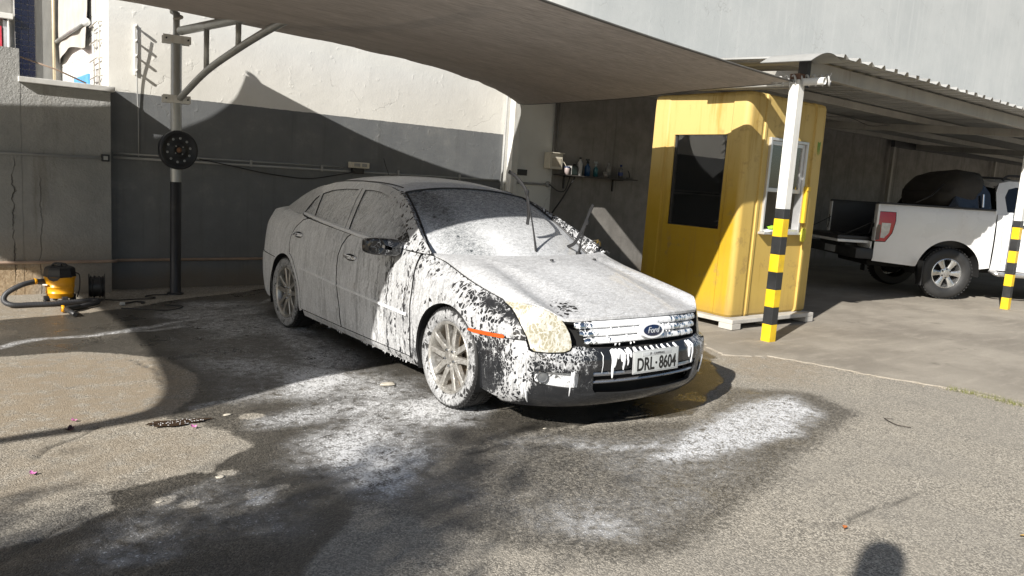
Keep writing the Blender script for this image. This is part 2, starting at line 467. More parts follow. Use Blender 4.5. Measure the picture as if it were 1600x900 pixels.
# concrete slab under the booth and the carport
SLABP = [(6.62,-30),(6.78,1.0),(6.79,2.06),(6.82,2.39),(6.72,2.76),(6.54,3.22),(6.45,3.66),(6.28,4.02),(5.92,4.24),(6.05,4.55),(6.33,4.85),(6.45,5.4),(6.5,6.5),(6.55,9.26),(60,9.26),(60,-30)]
def make_concrete(name, col, dark, rough=.85):
    t = NT(name); p = t.pos()
    a = t.noise(p, .8, 6, .65); b = t.noise(t.scale(p, (1.2, 4.5, 1)), 1.4, 6, .7); f = t.noise(p, 150, 4, .7); sp = t.noise(p, 420, 2, .6)
    c = t.mix(t.ramp(a, .3, .7), dark, col)
    c = t.mix(t.ramp(b, .45, .75, 0, .55), c, tuple(x * 1.25 for x in col))
    c = t.mix(t.ramp(t.noise(t.vadd(p, (4., 7., 0)), 2.6, 6, .75), .58, .70, 0, .5), c, tuple(x * .55 for x in dark))
    c = t.mix(t.ramp(f, .35, .7, 0, .35), c, tuple(x * .6 for x in dark))
    c = t.mix(t.ramp(sp, .62, .72, 0, .6), c, (.06, .055, .05))
    return t.base(c, t.ramp(a, .3, .7, rough - .1, rough), 0, .4, t.bump(t.math('ADD', f, sp), .35, .004))
M_SLAB = make_concrete("slab_concrete", (.36, .325, .27), (.225, .20, .165))
sp_ = []
for (x0, y0), (x1, y1) in zip(SLABP, SLABP[1:] + SLABP[:1]):
    L = math.hypot(x1 - x0, y1 - y0); n = max(1, int(L / .05)) if (abs(y0 - 2.5) < 4 and abs(x0 - 6.4) < 1) else 1
    for k in range(n):
        u = k / n; j = .022 if n > 1 else 0
        sp_.append((x0 + (x1 - x0) * u + random.uniform(-j, j), y0 + (y1 - y0) * u + random.uniform(-j, j)))
res = delaunay_2d_cdt([Vector(q) for q in sp_], [], [list(range(len(sp_)))], 1, 1e-5)
sm_ = MB()
vs = [(q.x, q.y, .005) for q in res[0]]
sm_.add(vs, [tuple(f) for f in res[2]])
n = len(sp_)
sm_.add([(x, y, .005) for x, y in sp_] + [(x - .012, y, -.03) for x, y in sp_], [(i, (i+1) % n, n + (i+1) % n, n + i) for i in range(n)])
slab = sm_.build("concrete_slab", M_SLAB); slab["kind"] = "structure"

# ------------------------------------------------------------------ the long back wall
WY = 9.25
def make_wall_mat():
    t = NT("back_wall_paint"); p = t.pos(); s = t.sep(p); X, Z = s[0], s[2]
    big = t.noise(p, .7, 6, .65); mid = t.noise(p, 3.5, 6, .7); f = t.noise(p, 60, 4, .7)
    st = t.noise(t.scale(p, (5.5, 5.5, .28)), 1.5, 6, .7)
    white = t.mix(t.ramp(big, .3, .7), (.72, .71, .665), (.82, .81, .76))
    pale = t.mix(t.ramp(big, .3, .7), (.46, .48, .475), (.53, .545, .535))
    pale = t.mix(t.ramp(st, .50, .72, 0, .6), pale, (.57, .58, .57))
    pale = t.mix(t.ramp(t.noise(t.scale(p, (4, 4, .25), (3, 1, 5)), 1.1, 6, .7), .58, .75, 0, .5), pale, (.38, .40, .40))
    grey = t.mix(t.ramp(mid, .3, .7), (.150, .158, .165), (.180, .188, .192))
    grey = t.mix(t.ramp(mid, .56, .72, 0, .45), grey, (.25, .25, .24))
    grey = t.mix(t.ramp(st, .54, .70, 0, .35), grey, (.11, .115, .115))
    conc = t.mix(t.ramp(mid, .3, .7), (.20, .19, .175), (.285, .27, .25))
    conc = t.mix(t.ramp(st, .50, .70, 0, .6), conc, (.12, .11, .10))
    wob = t.math('MULTIPLY', t.math('SUBTRACT', t.noise(p, 8, 3), .5), .02)
    Zw = t.math('ADD', Z, wob)
    # upper field white left, pale grey right; lower band dark grey, then pale, then bare concrete
    c = t.mix(t.ramp(X, 7.2, 8.6), white, pale)
    low = t.math('MULTIPLY', t.math('LESS_THAN', Zw, 2.14), t.math('LESS_THAN', X, 6.95))
    c = t.mix(low, c, grey)
    bare = t.math('MULTIPLY', t.math('LESS_THAN', Zw, 3.05), t.math('GREATER_THAN', X, 7.95))
    c = t.mix(bare, c, conc)
    # damp, dirt and bare render along the foot of the wall
    foot = t.ramp(t.math('ADD', Z, t.math('MULTIPLY', mid, -.35)), .10, -.10)
    c = t.mix(t.math('MULTIPLY', foot, .8), c, (.16, .14, .115))
    crk = t.vor(t.vadd(t.scale(p, (.55, 1, .8)), t.vadd(t.noise(p, 3, 4, .6, col=True), (.25, .25, .25), 'MULTIPLY')), 1.4, 'DISTANCE_TO_EDGE')
    cm = t.math('MULTIPLY', t.ramp(crk, .006, .001), t.ramp(t.noise(p, 1.1, 2), .52, .60))
    c = t.mix(t.math('MULTIPLY', cm, .28), c, (.22, .21, .19))
    h = t.math('ADD', t.math('MULTIPLY', mid, 1.0), t.math('MULTIPLY', f, .22))
    blob = t.ramp(t.noise(p, 14, 3, .5), .62, .80, 0, .35)
    h = t.math('SUBTRACT', t.math('ADD', h, blob), t.math('MULTIPLY', cm, .3))
    return t.base(c, .85, 0, .3, t.bump(h, .5, .010))
M_WALL = make_wall_mat()
bw = MB(); bw.box((1.68, WY, -.3), (60, WY + .4, 14))
back_wall = bw.build("back_wall", M_WALL)
tag(back_wall, "tall white and pale grey rendered wall with dark grey painted lower band behind the car", "wall")

# raised pilaster of bare concrete beside the shelf: a slight step in the wall face
M_GREYSTEEL = mat("galvanised_steel", (.42, .43, .42), .45, .55, .12, 3, .05, 40, ((.22, .17, .12), .5), streak=True)
M_WHITESTEEL = mat("worn_white_steel", (.66, .655, .62), .5, 0, .08, 3, .05, 40, ((.36, .28, .2), .45), streak=True)
M_DARKSTEEL = mat("dark_steel", (.035, .035, .036), .5, .3, .2, 4, .05, 40)
M_BLACKPAINT = mat("black_paint", (.018, .019, .022), .45, 0, .2, 4, .06, 30, ((.10, .09, .08), .3))
M_PVC = mat("grey_conduit", (.33, .335, .33), .5, 0, .1, 3, .03, 40, ((.15, .13, .11), .4))
M_PIPE = mat("rusty_pipe", (.34, .25, .19), .7, 0, .25, 5, .1, 60, ((.16, .10, .07), .6))
M_CABLE = mat("black_cable", (.02, .02, .021), .5, 0, .1)
M_CREAM = mat("cream_plastic", (.62, .58, .48), .5, 0, .08, 4, .03, 40, ((.35, .3, .22), .3))

# post standing at the wall beside the shelf, tie point of the sail
t_ = thing("wall_post", "pale square steel post against the wall left of the shelf of bottles", "post", (7.06, 9.13, 0))
b = MB(); b.bbox((7.0, 9.07, 0), (7.12, 9.19, 2.82), .008); b.build("shaft", M_WHITESTEEL, t_)
b = MB(); b.bbox((6.96, 9.03, 0), (7.16, 9.23, .012), .004); b.build("base_plate", M_GREYSTEEL, t_)
b = MB(); b.tube([(6.93, 9.2, .1), (6.93, 9.19, 1.5), (6.94, 9.19, 2.9)], .016, 8); b.build("conduit", M_PVC, t_)

# ------------------------------------------------------------------ low neighbour wall on the left, with coping
def make_low_wall_mat():
    t = NT("low_wall_render"); p = t.pos(); s = t.sep(p); X, Z = s[0], s[2]
    mid = t.noise(p, 3.0, 6, .7); big = t.noise(p, 1.0, 4); f = t.noise(p, 45, 5, .7); st = t.noise(t.scale(p, (5, 5, .4)), 1.4, 6, .7)
    c = t.mix(t.ramp(mid, .3, .7), (.24, .245, .24), (.31, .31, .30))
    up = t.ramp(t.math('ADD', Z, t.math('MULTIPLY', mid, .3)), 1.85, 2.2)
    c = t.mix(t.math('MULTIPLY', up, .7), c, (.40, .40, .385))
    low = t.ramp(t.math('ADD', Z, t.math('MULTIPLY', big, .6)), 1.05, .55)
    c = t.mix(t.math('MULTIPLY', low, .55), c, (.25, .215, .17))
    c = t.mix(t.ramp(st, .56, .74, 0, .5), c, (.15, .135, .115))
    spall = t.math('MULTIPLY', t.ramp(t.math('ADD', Z, t.math('MULTIPLY', mid, .35)), .56, .46), t.ramp(t.math('ADD', X, t.math('MULTIPLY', big, .5)), 1.35, 1.1))
    c = t.mix(spall, c, t.mix(t.ramp(f, .3, .7), (.30, .215, .13), (.47, .37, .25)))
    peel = t.ramp(t.noise(t.vadd(p, (2., 0, 5.)), 9, 5, .7), .66, .70, 0, .7)
    c = t.mix(t.math('MULTIPLY', peel, low), c, (.48, .44, .37))
    # the long crack near the corner
    cx = t.math('ADD', .80, t.math('MULTIPLY', t.math('SUBTRACT', t.noise(t.scale(p, (.01, .01, 1)), 2.2, 6, .7), .5), .20))
    cr = t.ramp(t.math('ABSOLUTE', t.math('SUBTRACT', X, cx)), t.fmix(t.ramp(t.noise(p, 5, 3), .35, .65), .003, .017), .0005); cr = t.math('MULTIPLY', cr, t.ramp(Z, 1.40, 1.25))
    cx2 = t.math('ADD', 1.02, t.math('MULTIPLY', t.math('SUBTRACT', t.noise(t.scale(p, (.01, .01, 1), (0, 0, 9)), 2.6, 6, .7), .5), .14))
    cr2 = t.ramp(t.math('ABSOLUTE', t.math('SUBTRACT', X, cx2)), .006, .0005); cr2 = t.math('MULTIPLY', cr2, t.ramp(Z, 1.25, 1.1))
    cr = t.math('MAXIMUM', cr, t.math('MULTIPLY', cr2, .7))
    c = t.mix(t.math('MULTIPLY', t.math('MULTIPLY', cr, .6), t.ramp(t.noise(p, 11, 3), .38, .55)), c, (.07, .06, .05))
    rough = t.math('ADD', t.math('MULTIPLY', mid, 1.4), t.math('MULTIPLY', f, t.fmix(up, .45, 1.0)))
    rough = t.math('SUBTRACT', rough, t.math('ADD', t.math('MULTIPLY', cr, 2.0), t.math('MULTIPLY', spall, .8)))
    return t.base(c, .9, 0, .3, t.bump(rough, .8, .018))
LY = 9.08
low_wall = thing("low_wall", "rough grey cracked low wall at the left edge with a stepped top", "wall", (0, LY, 0))
b = MB(); b.box((-14, LY, -.3), (.865, 9.3, 2.43)); b.box((.867, LY + .002, -.3), (1.665, 9.246, 2.11))
bo = b.build("masonry", make_low_wall_mat(), low_wall)
b = MB(); b.bbox((.85, LY - .06, 2.112), (1.70, 9.24, 2.165), .006); b.build("coping", mat("white_coping", (.62, .62, .60), .7, 0, .1, 4, .1, 40, ((.3, .28, .24), .5)), low_wall)
tag(bo, "grey rendered masonry with a long vertical crack and bare plaster at its foot")

# ------------------------------------------------------------------ neighbour building seen above the low wall
nb_ = thing("neighbour_building", "white tiled neighbouring building with dark blue tile strip above the low wall", "building", (1.4, 12, 0))
M_TILEW = mat("white_wall_tile", (.76, .755, .73), .35, 0, .05, 5, .02, 30)
M_GROUT = mat("tile_grout", (.45, .44, .42), .85)
M_TILEB = mat("navy_wall_tile", (.006, .009, .030), .22, 0, .3, 5, .02, 30)
M_LOUVRE = mat("grey_ribbed_panel", (.30, .30, .285), .55, 0, .08)
b = MB(); b.box((1.69, 9.66, 0), (3.2, 14, 9)); b.build("side_wall", M_GROUT, nb_)
b = MB(); b.box((-8, 12.4, 0), (1.68, 14, 9)); b.build("end_wall", mat("neighbour_plaster", (.5, .49, .46), .8), nb_)
tw, th_ = .62, .20
k = 0
b0 = MB(); b0.bbox((0, .003, .003), (.012, tw - .003, th_ - .003), .003); tile0 = None
for iz in range(9):
    for iy in range(7):
        z = 2.0 + iz * th_; y = 9.67 + iy * tw - (.31 if iz % 2 else 0)
        if y < 9.6 or y > 13.2: continue
        if tile0 is None:
            tile0 = b0.build("tile", M_TILEW, nb_); o = tile0; inv0 = o.matrix_parent_inverse.copy()
        else:
            o = tile0.copy(); COL.objects.link(o); o.parent = nb_; o.matrix_parent_inverse = inv0
        o.location = (1.677, max(y, 9.665), z)
# navy tile strip: bedding with single tiles
b = MB(); b.box((1.13, 12.32, 1.8), (1.362, 12.4, 4.2)); b.build("navy_strip_bedding", M_GROUT, nb_)
tile1 = None
for i in range(3):
    for j in range(24):
        if tile1 is None:
            b1 = MB(); b1.bbox((0, 0, 0), (.0715, .012, .0715), .002); tile1 = b1.build("tile", M_TILEB, nb_); o = tile1; inv1 = o.matrix_parent_inverse.copy()
        else:
            o = tile1.copy(); COL.objects.link(o); o.parent = nb_; o.matrix_parent_inverse = inv1
        o.location = (1.134 + i * .0762, 12.306, 1.90 + j * .0762)
b = MB()
for i in range(14): b.bbox((1.37 + i * .0135, 12.34, 1.8), (1.381 + i * .0135, 12.38, 4.5), .002)
b.box((1.36, 12.36, 1.8), (1.56, 12.4, 4.5)); b.build("ribbed_panel", M_LOUVRE, nb_)
b = MB(); b.tube([(1.575, 12.33, 1.8), (1.575, 12.33, 4.6)], .018, 8); b.build("downpipe", mat("cream_downpipe", (.68, .58, .40), .5, 0, .1), nb_)
b = MB(); b.bbox((.2, 12.24, 3.12), (1.11, 12.4, 3.19), .006); b.build("window_sill", M_WHITESTEEL, nb_)
w1 = MB(); w1.box((.2, 12.385, 3.19), (1.10, 12.395, 4.3)); w1.build("window", mat("dusty_pane", (.30, .29, .27), .25), nb_)
b = MB(); b.bbox((1.0, 12.3, 1.8), (1.075, 12.39, 3.10), .004); b.build("door", mat("grey_door", (.45, .46, .47), .4), nb_)
b = MB(); b.bbox((.30, 12.29, 1.8), (.985, 12.385, 3.02), .004); b.build("poster", mat("pink_red_poster", (.62, .06, .09), .4, 0, .3, 9), nb_)
b = MB(); b.tube([(1.055, 12.27, 1.8), (1.055, 12.27, 3.12)], .012, 6); b.build("door_rail", M_WHITESTEEL, nb_)
# bracket ladder on the tiled wall corner
b = MB()
for yy in (9.62, 9.92):
    b.tube([(1.655, yy, 2.05), (1.655, yy, 2.94)], .008, 6)
for k in range(5):
    b.tube([(1.675, 9.55, 2.12 + k * .19), (1.63, 9.58, 2.12 + k * .19), (1.63, 10.02, 2.10 + k * .19)], .008, 6)
b.build("bracket_rack", mat("rack_steel", (.5, .48, .43), .5, .3), nb_)
b = MB(); b.bbox((1.655, 10.3, 2.12), (1.676, 11.3, 2.38), .003); b.build("blue_panel", mat("sky_blue_panel", (.10, .36, .72), .4, 0, .08), nb_)
# fabric awning
aw = thing("fabric_awning", "grey fabric drop awning with crumpled hem hanging on the white tiled wall", "awning", (1.6, 11.2, 2.6))
M_AWN = mat("grey_awning_fabric", (.44, .42, .385), .9, 0, .1, 6, .15, 90, ((.30, .26, .21), .4), streak=True)
P = np.zeros((40, 24, 3))
for i in range(40):
    for j in range(24):
        v = i / 39; u = j / 23
        y = 10.15 + u * 2.25
        z = 4.1 - v * 1.45
        if v > .80: z = 4.1 - .80 * 1.45 - (v - .80) * 1.45 * (1.0 - .35 * math.sin(u * math.pi) ** 2)
        x = 1.655 - .03 * v - (.02 * math.sin(u * 9 + 2 * v) + .015 * math.sin(u * 17)) * max(0, v - .7) * 3
        P[i, j] = (x, y, z)
b = MB(); b.grid(P, True); b.grid(P - np.array([.006, 0, 0]), True, True); b.build("cloth", M_AWN, aw)
b = MB(); b.tube([(1.60, 10.08, 2.92), (1.60, 12.45, 2.92)], .022, 8); b.build("bottom_bar", M_GREYSTEEL, aw)
b = MB(); b.lathe([(0, -.02), (.045, -.02), (.045, .02), (0, .02)], 16, axisM((1.60, 10.06, 2.92), (0, 1, 0))); b.build("end_cap", mat("white_cap", (.8, .8, .78), .4), aw)
rd = MB(); rd.tube([(.88, 9.16, 2.36), (1.18, 9.14, 2.28), (1.45, 9.12, 2.175)], .009, 6)
tag(rd.build("steel_rod", M_PIPE), "thin rusty rod leaning from the low wall onto the white coping", "rod")
# antenna-like bracket rail on the wall with four prongs
ar = thing("bracket_rail", "white bracket rail with four prongs fixed high on the wall left of the steel pole", "bracket", (1.94, 9.2, 2.3))
b = MB(); b.bbox((1.928, 9.232, 2.33), (1.952, 9.248, 2.86), .003); b.build("rail", M_WHITESTEEL, ar)
for k in range(4):
    z = 2.84 - k * .155
    b = MB(); b.tube([(1.94, 9.235, z), (1.94, 9.175, z + .0)], .011, 8)
    b.lathe([(0, -.03), (.014, -.03), (.017, 0), (.014, .01), (0, .012)], 10, axisM((1.94, 9.185, z), (0, -1, 0))); b.build("prong", M_WHITESTEEL, ar)
b = MB(); b.tube(crom([(1.945, 9.19, 2.80), (1.955, 9.205, 2.6), (1.95, 9.225, 2.3), (1.965, 9.238, 1.9), (1.968, 9.238, 1.46)], 5), .006, 6); b.build("cable", M_PVC, ar)

# ------------------------------------------------------------------ conduits and pipes on the walls
def pipe(name, path, r, m_, label, cat="pipe"):
    b = MB(); b.tube(path, r, 10); o = b.build(name, m_); tag(o, label, cat); return o
pipe("conduit", [(-6, 9.06, 1.40), (.4, 9.06, 1.41), (1.62, 9.06, 1.425)], .014, M_PVC, "grey conduit run across the low wall on the left")
c1 = thing("conduit", "grey conduit run along the dark band of the back wall above the car", "pipe", (4, 9.23, 1.45))
b = MB(); b.tube([(1.72, 9.232, 1.44), (6.9, 9.232, 1.46)], .014, 10); b.build("lower_run", M_PVC, c1)
b = MB(); b.tube([(1.72, 9.235, 1.485), (4.4, 9.235, 1.50)], .010, 8); b.build("upper_run", M_PVC, c1)
b = MB(); b.tube([(1.968, 9.235, 1.46), (1.968, 9.235, 2.0)], .007, 6); b.build("drop", M_PVC, c1)
for xx in (2.3, 3.2, 4.1, 5.2, 6.2):
    b = MB(); b.bbox((xx - .012, 9.215, 1.43), (xx + .012, 9.248, 1.51), .003); b.build("clip", M_PVC, c1)
pipe("water_pipe", [(-6, 9.055, .33), (.5, 9.055, .33), (1.62, 9.055, .335), (1.70, 9.06, .335), (1.72, 9.12, .33), (1.74, 9.21, .325), (1.9, 9.22, .325), (6.9, 9.22, .33)], .016, M_PIPE, "brown rusty pipe running low along both walls at the left")
sbx = thing("socket_box", "black socket box at the end of the left wall conduit", "box", (1.6, 9.05, 1.43))
b = MB(); b.bbox((1.57, 9.035, 1.39), (1.645, 9.08, 1.465), .005); b.build("body", M_BLACKPAINT, sbx)
b = MB(); b.bbox((1.587, 9.028, 1.407), (1.628, 9.036, 1.447), .003); b.build("cover", M_PVC, sbx)
jb = thing("junction_box", "cream junction box on the wall conduit right above the car roof", "box", (4.6, 9.2, 1.5))
b = MB(); b.bbox((4.46, 9.14, 1.50), (4.72, 9.24, 1.575), .008); b.build("body", M_CREAM, jb)
b = MB(); b.bbox((4.50, 9.17, 1.43), (4.66, 9.24, 1.497), .006); b.build("lower_box", M_BLACKPAINT, jb)
b = MB(); b.bbox((4.50, 9.132, 1.52), (4.58, 9.142, 1.56), .003); b.bbox((4.61, 9.132, 1.52), (4.68, 9.142, 1.56), .003); b.build("socket", M_PVC, jb)
wire = MB(); wire.tube(crom([(2.6, 9.21, 1.48), (3.0, 9.19, 1.42), (3.4, 9.19, 1.36), (3.9, 9.19, 1.33), (4.3, 9.18, 1.40), (4.52, 9.16, 1.45)], 6), .007, 6)
wo = wire.build("black_cable", M_CABLE); tag(wo, "loose black cable sagging under the conduit left of the junction box", "cable")
pipe("conduit", [(7.14, 9.2, 1.445), (7.7, 9.2, 1.445), (7.79, 9.2, 1.45)], .018, M_PVC, "short dark conduit from the wall post to the round outlet by the shelf")
cp = thing("conduit", "pair of thin vertical conduits coming down to the cream meter box", "pipe", (7.95, 9.2, 2))
for xx in (7.92, 7.99):
    b = MB(); b.tube([(xx, 9.225, 1.9), (xx, 9.225, 2.95)], .013, 8); b.build("run", mat("dark_conduit", (.16, .155, .15), .6), cp)
mb_ = thing("meter_box", "cream electric meter box on the wall left of the shelf of bottles", "box", (7.9, 9.15, 1.7))
b = MB(); b.bbox((7.76, 9.09, 1.69), (8.02, 9.24, 1.93), .010); b.build("case", M_CREAM, mb_)
b = MB(); b.bbox((7.80, 9.083, 1.73), (7.98, 9.092, 1.86), .004); b.build("door", mat("beige_plastic", (.48, .43, .34), .5), mb_)
b = MB(); b.bbox((7.76, 9.06, 1.93), (8.03, 9.245, 1.945), .004); b.build("hood", M_CREAM, mb_)
b = MB(); b.tube(crom([(8.02, 9.12, 1.85), (8.08, 9.1, 1.78), (8.14, 9.1, 1.70)], 4), .006, 6); b.build("cable", M_CREAM, mb_)
ro = thing("round_outlet", "small round grey outlet with black cable below the meter box", "outlet", (7.85, 9.2, 1.45))
b = MB(); b.lathe([(0, .05), (.035, .05), (.045, .03), (.045, 0)], 16, axisM((7.86, 9.24, 1.45), (0, -1, 0))); b.build("body", M_PVC, ro)
b = MB(); b.tube(crom([(7.86, 9.18, 1.45), (8.0, 9.15, 1.36), (8.12, 9.12, 1.36), (8.16, 9.1, 1.46), (8.2, 9.1, 1.58)], 6), .008, 6); b.build("cable", M_CABLE, ro)
b = MB(); b.bbox((7.2, 9.235, 1.56), (7.44, 9.249, 1.65), .003)
tag(b.build("vent_plate", M_BLACKPAINT), "small dark vent plate on the pale wall beside the post", "vent")
# ------------------------------------------------------------------ left steel pole with bracket arm
pole = thing("steel_pole", "round steel pole with black painted foot at the left wall, carrying a bracket arm", "pole", (2.24, 8.79, 0))
b = MB(); b.lathe([(.055, 1.22), (.055, 2.72), (.05, 2.73)], 20, rotM((2.24, 8.79, 0))); b.build("shaft", M_GREYSTEEL, pole)
b = MB(); b.lathe([(.085, 0), (.085, .012), (.06, .014), (.0565, .02), (.0565, 1.22), (.054, 1.222)], 20, rotM((2.24, 8.79, 0))); b.build("painted_foot", M_BLACKPAINT, pole)
b = MB(); b.lathe([(.034, 2.70), (.034, 2.98), (0, 2.98)], 14, rotM((2.24, 8.79, 0))); b.build("top_stub", M_GREYSTEEL, pole)
dv = Vector((.48, -2.89, 0)).normalized()
for z in (2.70, 2.09):
    b = MB(); Mz = rotM((2.24, 8.79, z), 0, 0, math.radians(-8))
    b.bbox((-.135, -.075, -.04), (.135, -.057, .04), .003, Mz); b.bbox((-.135, .057, -.04), (.135, .075, .04), .003, Mz); o = b.build("clamp", M_WHITESTEEL, pole)
    b = MB()
    for sx in (-.105, .105):
        b.tube([Mz @ Vector((sx, -.10, 0)), Mz @ Vector((sx, .10, 0))], .009, 6)
    b.build("bolt", M_DARKSTEEL, o)
A0 = Vector((2.24, 8.79, 0))
top = [A0 + dv * t + Vector((0, 0, z)) for t, z in ((.10, 2.785), (.7, 2.79), (1.6, 2.80), (2.6, 2.815), (3.6, 2.83), (4.4, 2.84))]
b = MB(); b.tube(top, .044, 14); b.build("top_chord", M_GREYSTEEL, pole)
low = [A0 + dv * t + Vector((0, 0, z)) for t, z in ((.09, 2.10), (.68, 2.35), (1.32, 2.53), (1.86, 2.655), (2.25, 2.725), (2.6, 2.765), (2.95, 2.785))]
b = MB(); b.tube(crom(low, 6), .034, 12); b.build("lower_strut", M_GREYSTEEL, pole)
for t, z0 in ((.68, 2.36), (1.32, 2.54)):
    b = MB(); p0 = A0 + dv * t; b.tube([p0 + Vector((0, 0, z0)), p0 + Vector((0, 0, 2.79))], .026, 10); b.build("upright", M_GREYSTEEL, pole)
b = MB(); b.tube([(2.255, 8.80, 2.955), (2.0, 8.75, 3.18), (1.6, 8.66, 3.5)], .028, 10); b.build("tie_pipe", M_GREYSTEEL, pole)
b = MB(); b.tube(crom([(2.2, 8.76, 2.9), (2.28, 8.75, 2.93), (2.28, 8.84, 2.96), (2.2, 8.84, 2.98), (2.21, 8.76, 3.0)], 4), .016, 8); b.build("knot", mat("old_rope", (.40, .38, .34), .9), pole)
# wheel disc hung on the pole
wd = thing("wheel_disc", "black steel truck wheel disc with ring of holes fixed on the steel pole", "wheel disc", (2.24, 8.71, 1.56))
dM = axisM((2.245, 8.715, 1.56), (.18, -1, .0))
b = MB(); prof = [(.03, -.012), (.03, .02), (.075, .022), (.085, .012), (.16, .012), (.175, .028), (.198, .030), (.205, .022), (.205, -.03), (.19, -.03), (.18, -.012)]
b.lathe(prof, 48, dM, True, True); b.build("disc", M_BLACKPAINT, wd)
for k in range(10):
    a = 2 * math.pi * k / 10 + .2
    b = MB(); c_ = dM @ Vector((.125 * math.cos(a), .125 * math.sin(a), .013))
    b.lathe([(.0135, .0), (.0135, .004), (.010, .006), (0, .006)], 12, axisM(c_, (.18, -1, 0))); b.build("hole", mat("hole_grey", (.30, .31, .32), .5), wd)
b = MB(); b.lathe([(0, .024), (.026, .022), (.03, .012), (.03, 0)], 16, dM); b.build("hub", mat("rusty_hub", (.22, .12, .07), .8), wd)
for k in range(4):
    a = math.pi / 2 * k + .7
    b = MB(); c_ = dM @ Vector((.052 * math.cos(a), .052 * math.sin(a), .022)); b.lathe([(.007, 0), (.007, .005), (0, .005)], 8, axisM(c_, (.18, -1, 0))); b.build("bolt", M_GREYSTEEL, wd)

# ------------------------------------------------------------------ shade sail
K = (1.58, .58)
def lift(g, z): return Vector((g[0] - K[0] * z, g[1] - K[1] * z, z))
EDGES = [  # shadow outline of each edge, heights at its ends, sag
 ([(7.05,10.68),(7.42,10.48),(7.85,10.3),(8.62,10.13),(9.3,10.08),(10.09,10.22),(10.79,10.42),(11.15,10.55),(11.42,10.74)], 3.03, 2.73, .02),
 ([(11.42,10.74),(10.95,10.3),(10.51,9.87),(10.24,9.34),(10.12,8.5),(10.22,7.5),(10.42,6.7),(11.02,5.99)], 2.73, 2.62, .22),
 ([(11.02,5.99),(10.0,5.95),(8.7,5.85),(7.45,5.72),(6.0,5.5),(4.6,5.28),(3.5,5.19),(2.8,5.12),(2.14,4.97),(1.46,4.66),(.9,4.52),(.31,4.46),(-.5,4.4)], 2.62, 3.30, .12),
 ([(-.5,4.4),(.45,4.56),(.86,4.63),(1.08,4.75),(1.23,5.09),(1.33,5.65),(1.40,6.27),(1.42,7.33),(1.38,8.11),(1.31,8.9),(1.29,9.3),(1.12,9.58),(.7,9.75),(0.0,9.85)], 3.30, 3.0, .04),
 ([(0.0,9.85),(2.0,10.08),(3.65,10.16),(4.74,10.215),(5.27,10.29),(5.71,10.36),(6.03,10.42),(6.45,10.51),(6.78,10.6),(7.05,10.68)], 3.0, 3.03, .02)]
outl = []
for g, z0, z1, sag in EDGES:
    c = crom([(x, y, 0) for x, y in g], 5); n = len(c)
    for i, p in enumerate(c[:-1]):
        u = i / (n - 1); outl.append(lift((p.x, p.y), z0 + (z1 - z0) * u - sag * 4 * u * (1 - u)))
nb0 = len(outl)
xy = np.array([(p.x, p.y) for p in outl]); zz = [p.z for p in outl]
x0, y0 = xy.min(0); x1, y1 = xy.max(0); stp = .17
gxx, gyy = np.meshgrid(np.arange(x0, x1, stp), np.arange(y0, y1, stp), indexing='ij')
sdv = sdist(gxx, gyy, [tuple(p) for p in xy]); msk = sdv > .09
pts = [Vector(p) for p in xy] + [Vector((a + random.uniform(-.02, .02), b_ + random.uniform(-.02, .02))) for a, b_ in zip(gxx[msk], gyy[msk])]
res = delaunay_2d_cdt(pts, [], [list(range(nb0))], 1, 1e-6)
V2 = np.array([(p.x, p.y) for p in res[0]]); T = [tuple(f) for f in res[2]]
Zs = np.full(len(V2), 2.75); fix = np.zeros(len(V2), bool)
for i, org in enumerate(res[3]):
    for j in org:
        if j < nb0: Zs[i] = zz[j]; fix[i] = True
nbr = [set() for _ in V2]
for f in T:
    for a in f:
        for c_ in f:
            if a != c_: nbr[a].add(c_)
ni = [np.array(list(s)) for s in nbr]
ei = np.concatenate([np.full(len(s), i) for i, s in enumerate(ni)]); ej = np.concatenate(ni); deg = np.array([max(1, len(s)) for s in ni])
for _ in range(400):
    acc = np.bincount(ei, Zs[ej], len(V2)) / deg
    Zs = np.where(fix, Zs, acc - .0006)
b = MB(); SP = np.stack([V2[:, 0], V2[:, 1], Zs], -1)
b.add(SP, T, True); b.add(SP - np.array([0, 0, .004]), [f[::-1] for f in T], True)
t = NT("shade_cloth"); p = t.obj()
wv = t.noise(t.scale(p, (3.5, 34, 34)), 1.6, 5, .75); wv2 = t.noise(t.scale(p, (.5, 2.4, 1)), 1.6, 5, .7)
c = t.mix(t.ramp(wv, .3, .7), (.37, .34, .315), (.58, .535, .495)); c = t.mix(t.ramp(wv2, .42, .70, 0, .5), c, (.34, .31, .285))
tr = t.n("ShaderNodeBsdfTranslucent"); t.L.new(t.mix(.5, c, (.42, .35, .28)), tr.inputs[0])
mx = t.n("ShaderNodeMixShader"); mx.inputs[0].default_value = .20
t.base(c, .95, 0, .1, t.bump(t.math('ADD', t.math('MULTIPLY', wv, .25), wv2), .5, .03)); t.L.new(t.b.outputs[0], mx.inputs[1]); t.L.new(tr.outputs[0], mx.inputs[2]); t.L.new(mx.outputs[0], t.out.inputs[0])
M_SAIL = t.m
sail = thing("shade_sail", "large grey brown shade sail stretched over the parked car", "shade sail", (3, 7, 2.7))
b.build("cloth", M_SAIL, sail, sharp=60)
b = MB(); hem = [tuple(p) for p in outl]; b.tube(hem + [hem[0]], .010, 6, False); b.build("edge_cable", mat("hem_webbing", (.10, .095, .085), .8), sail)
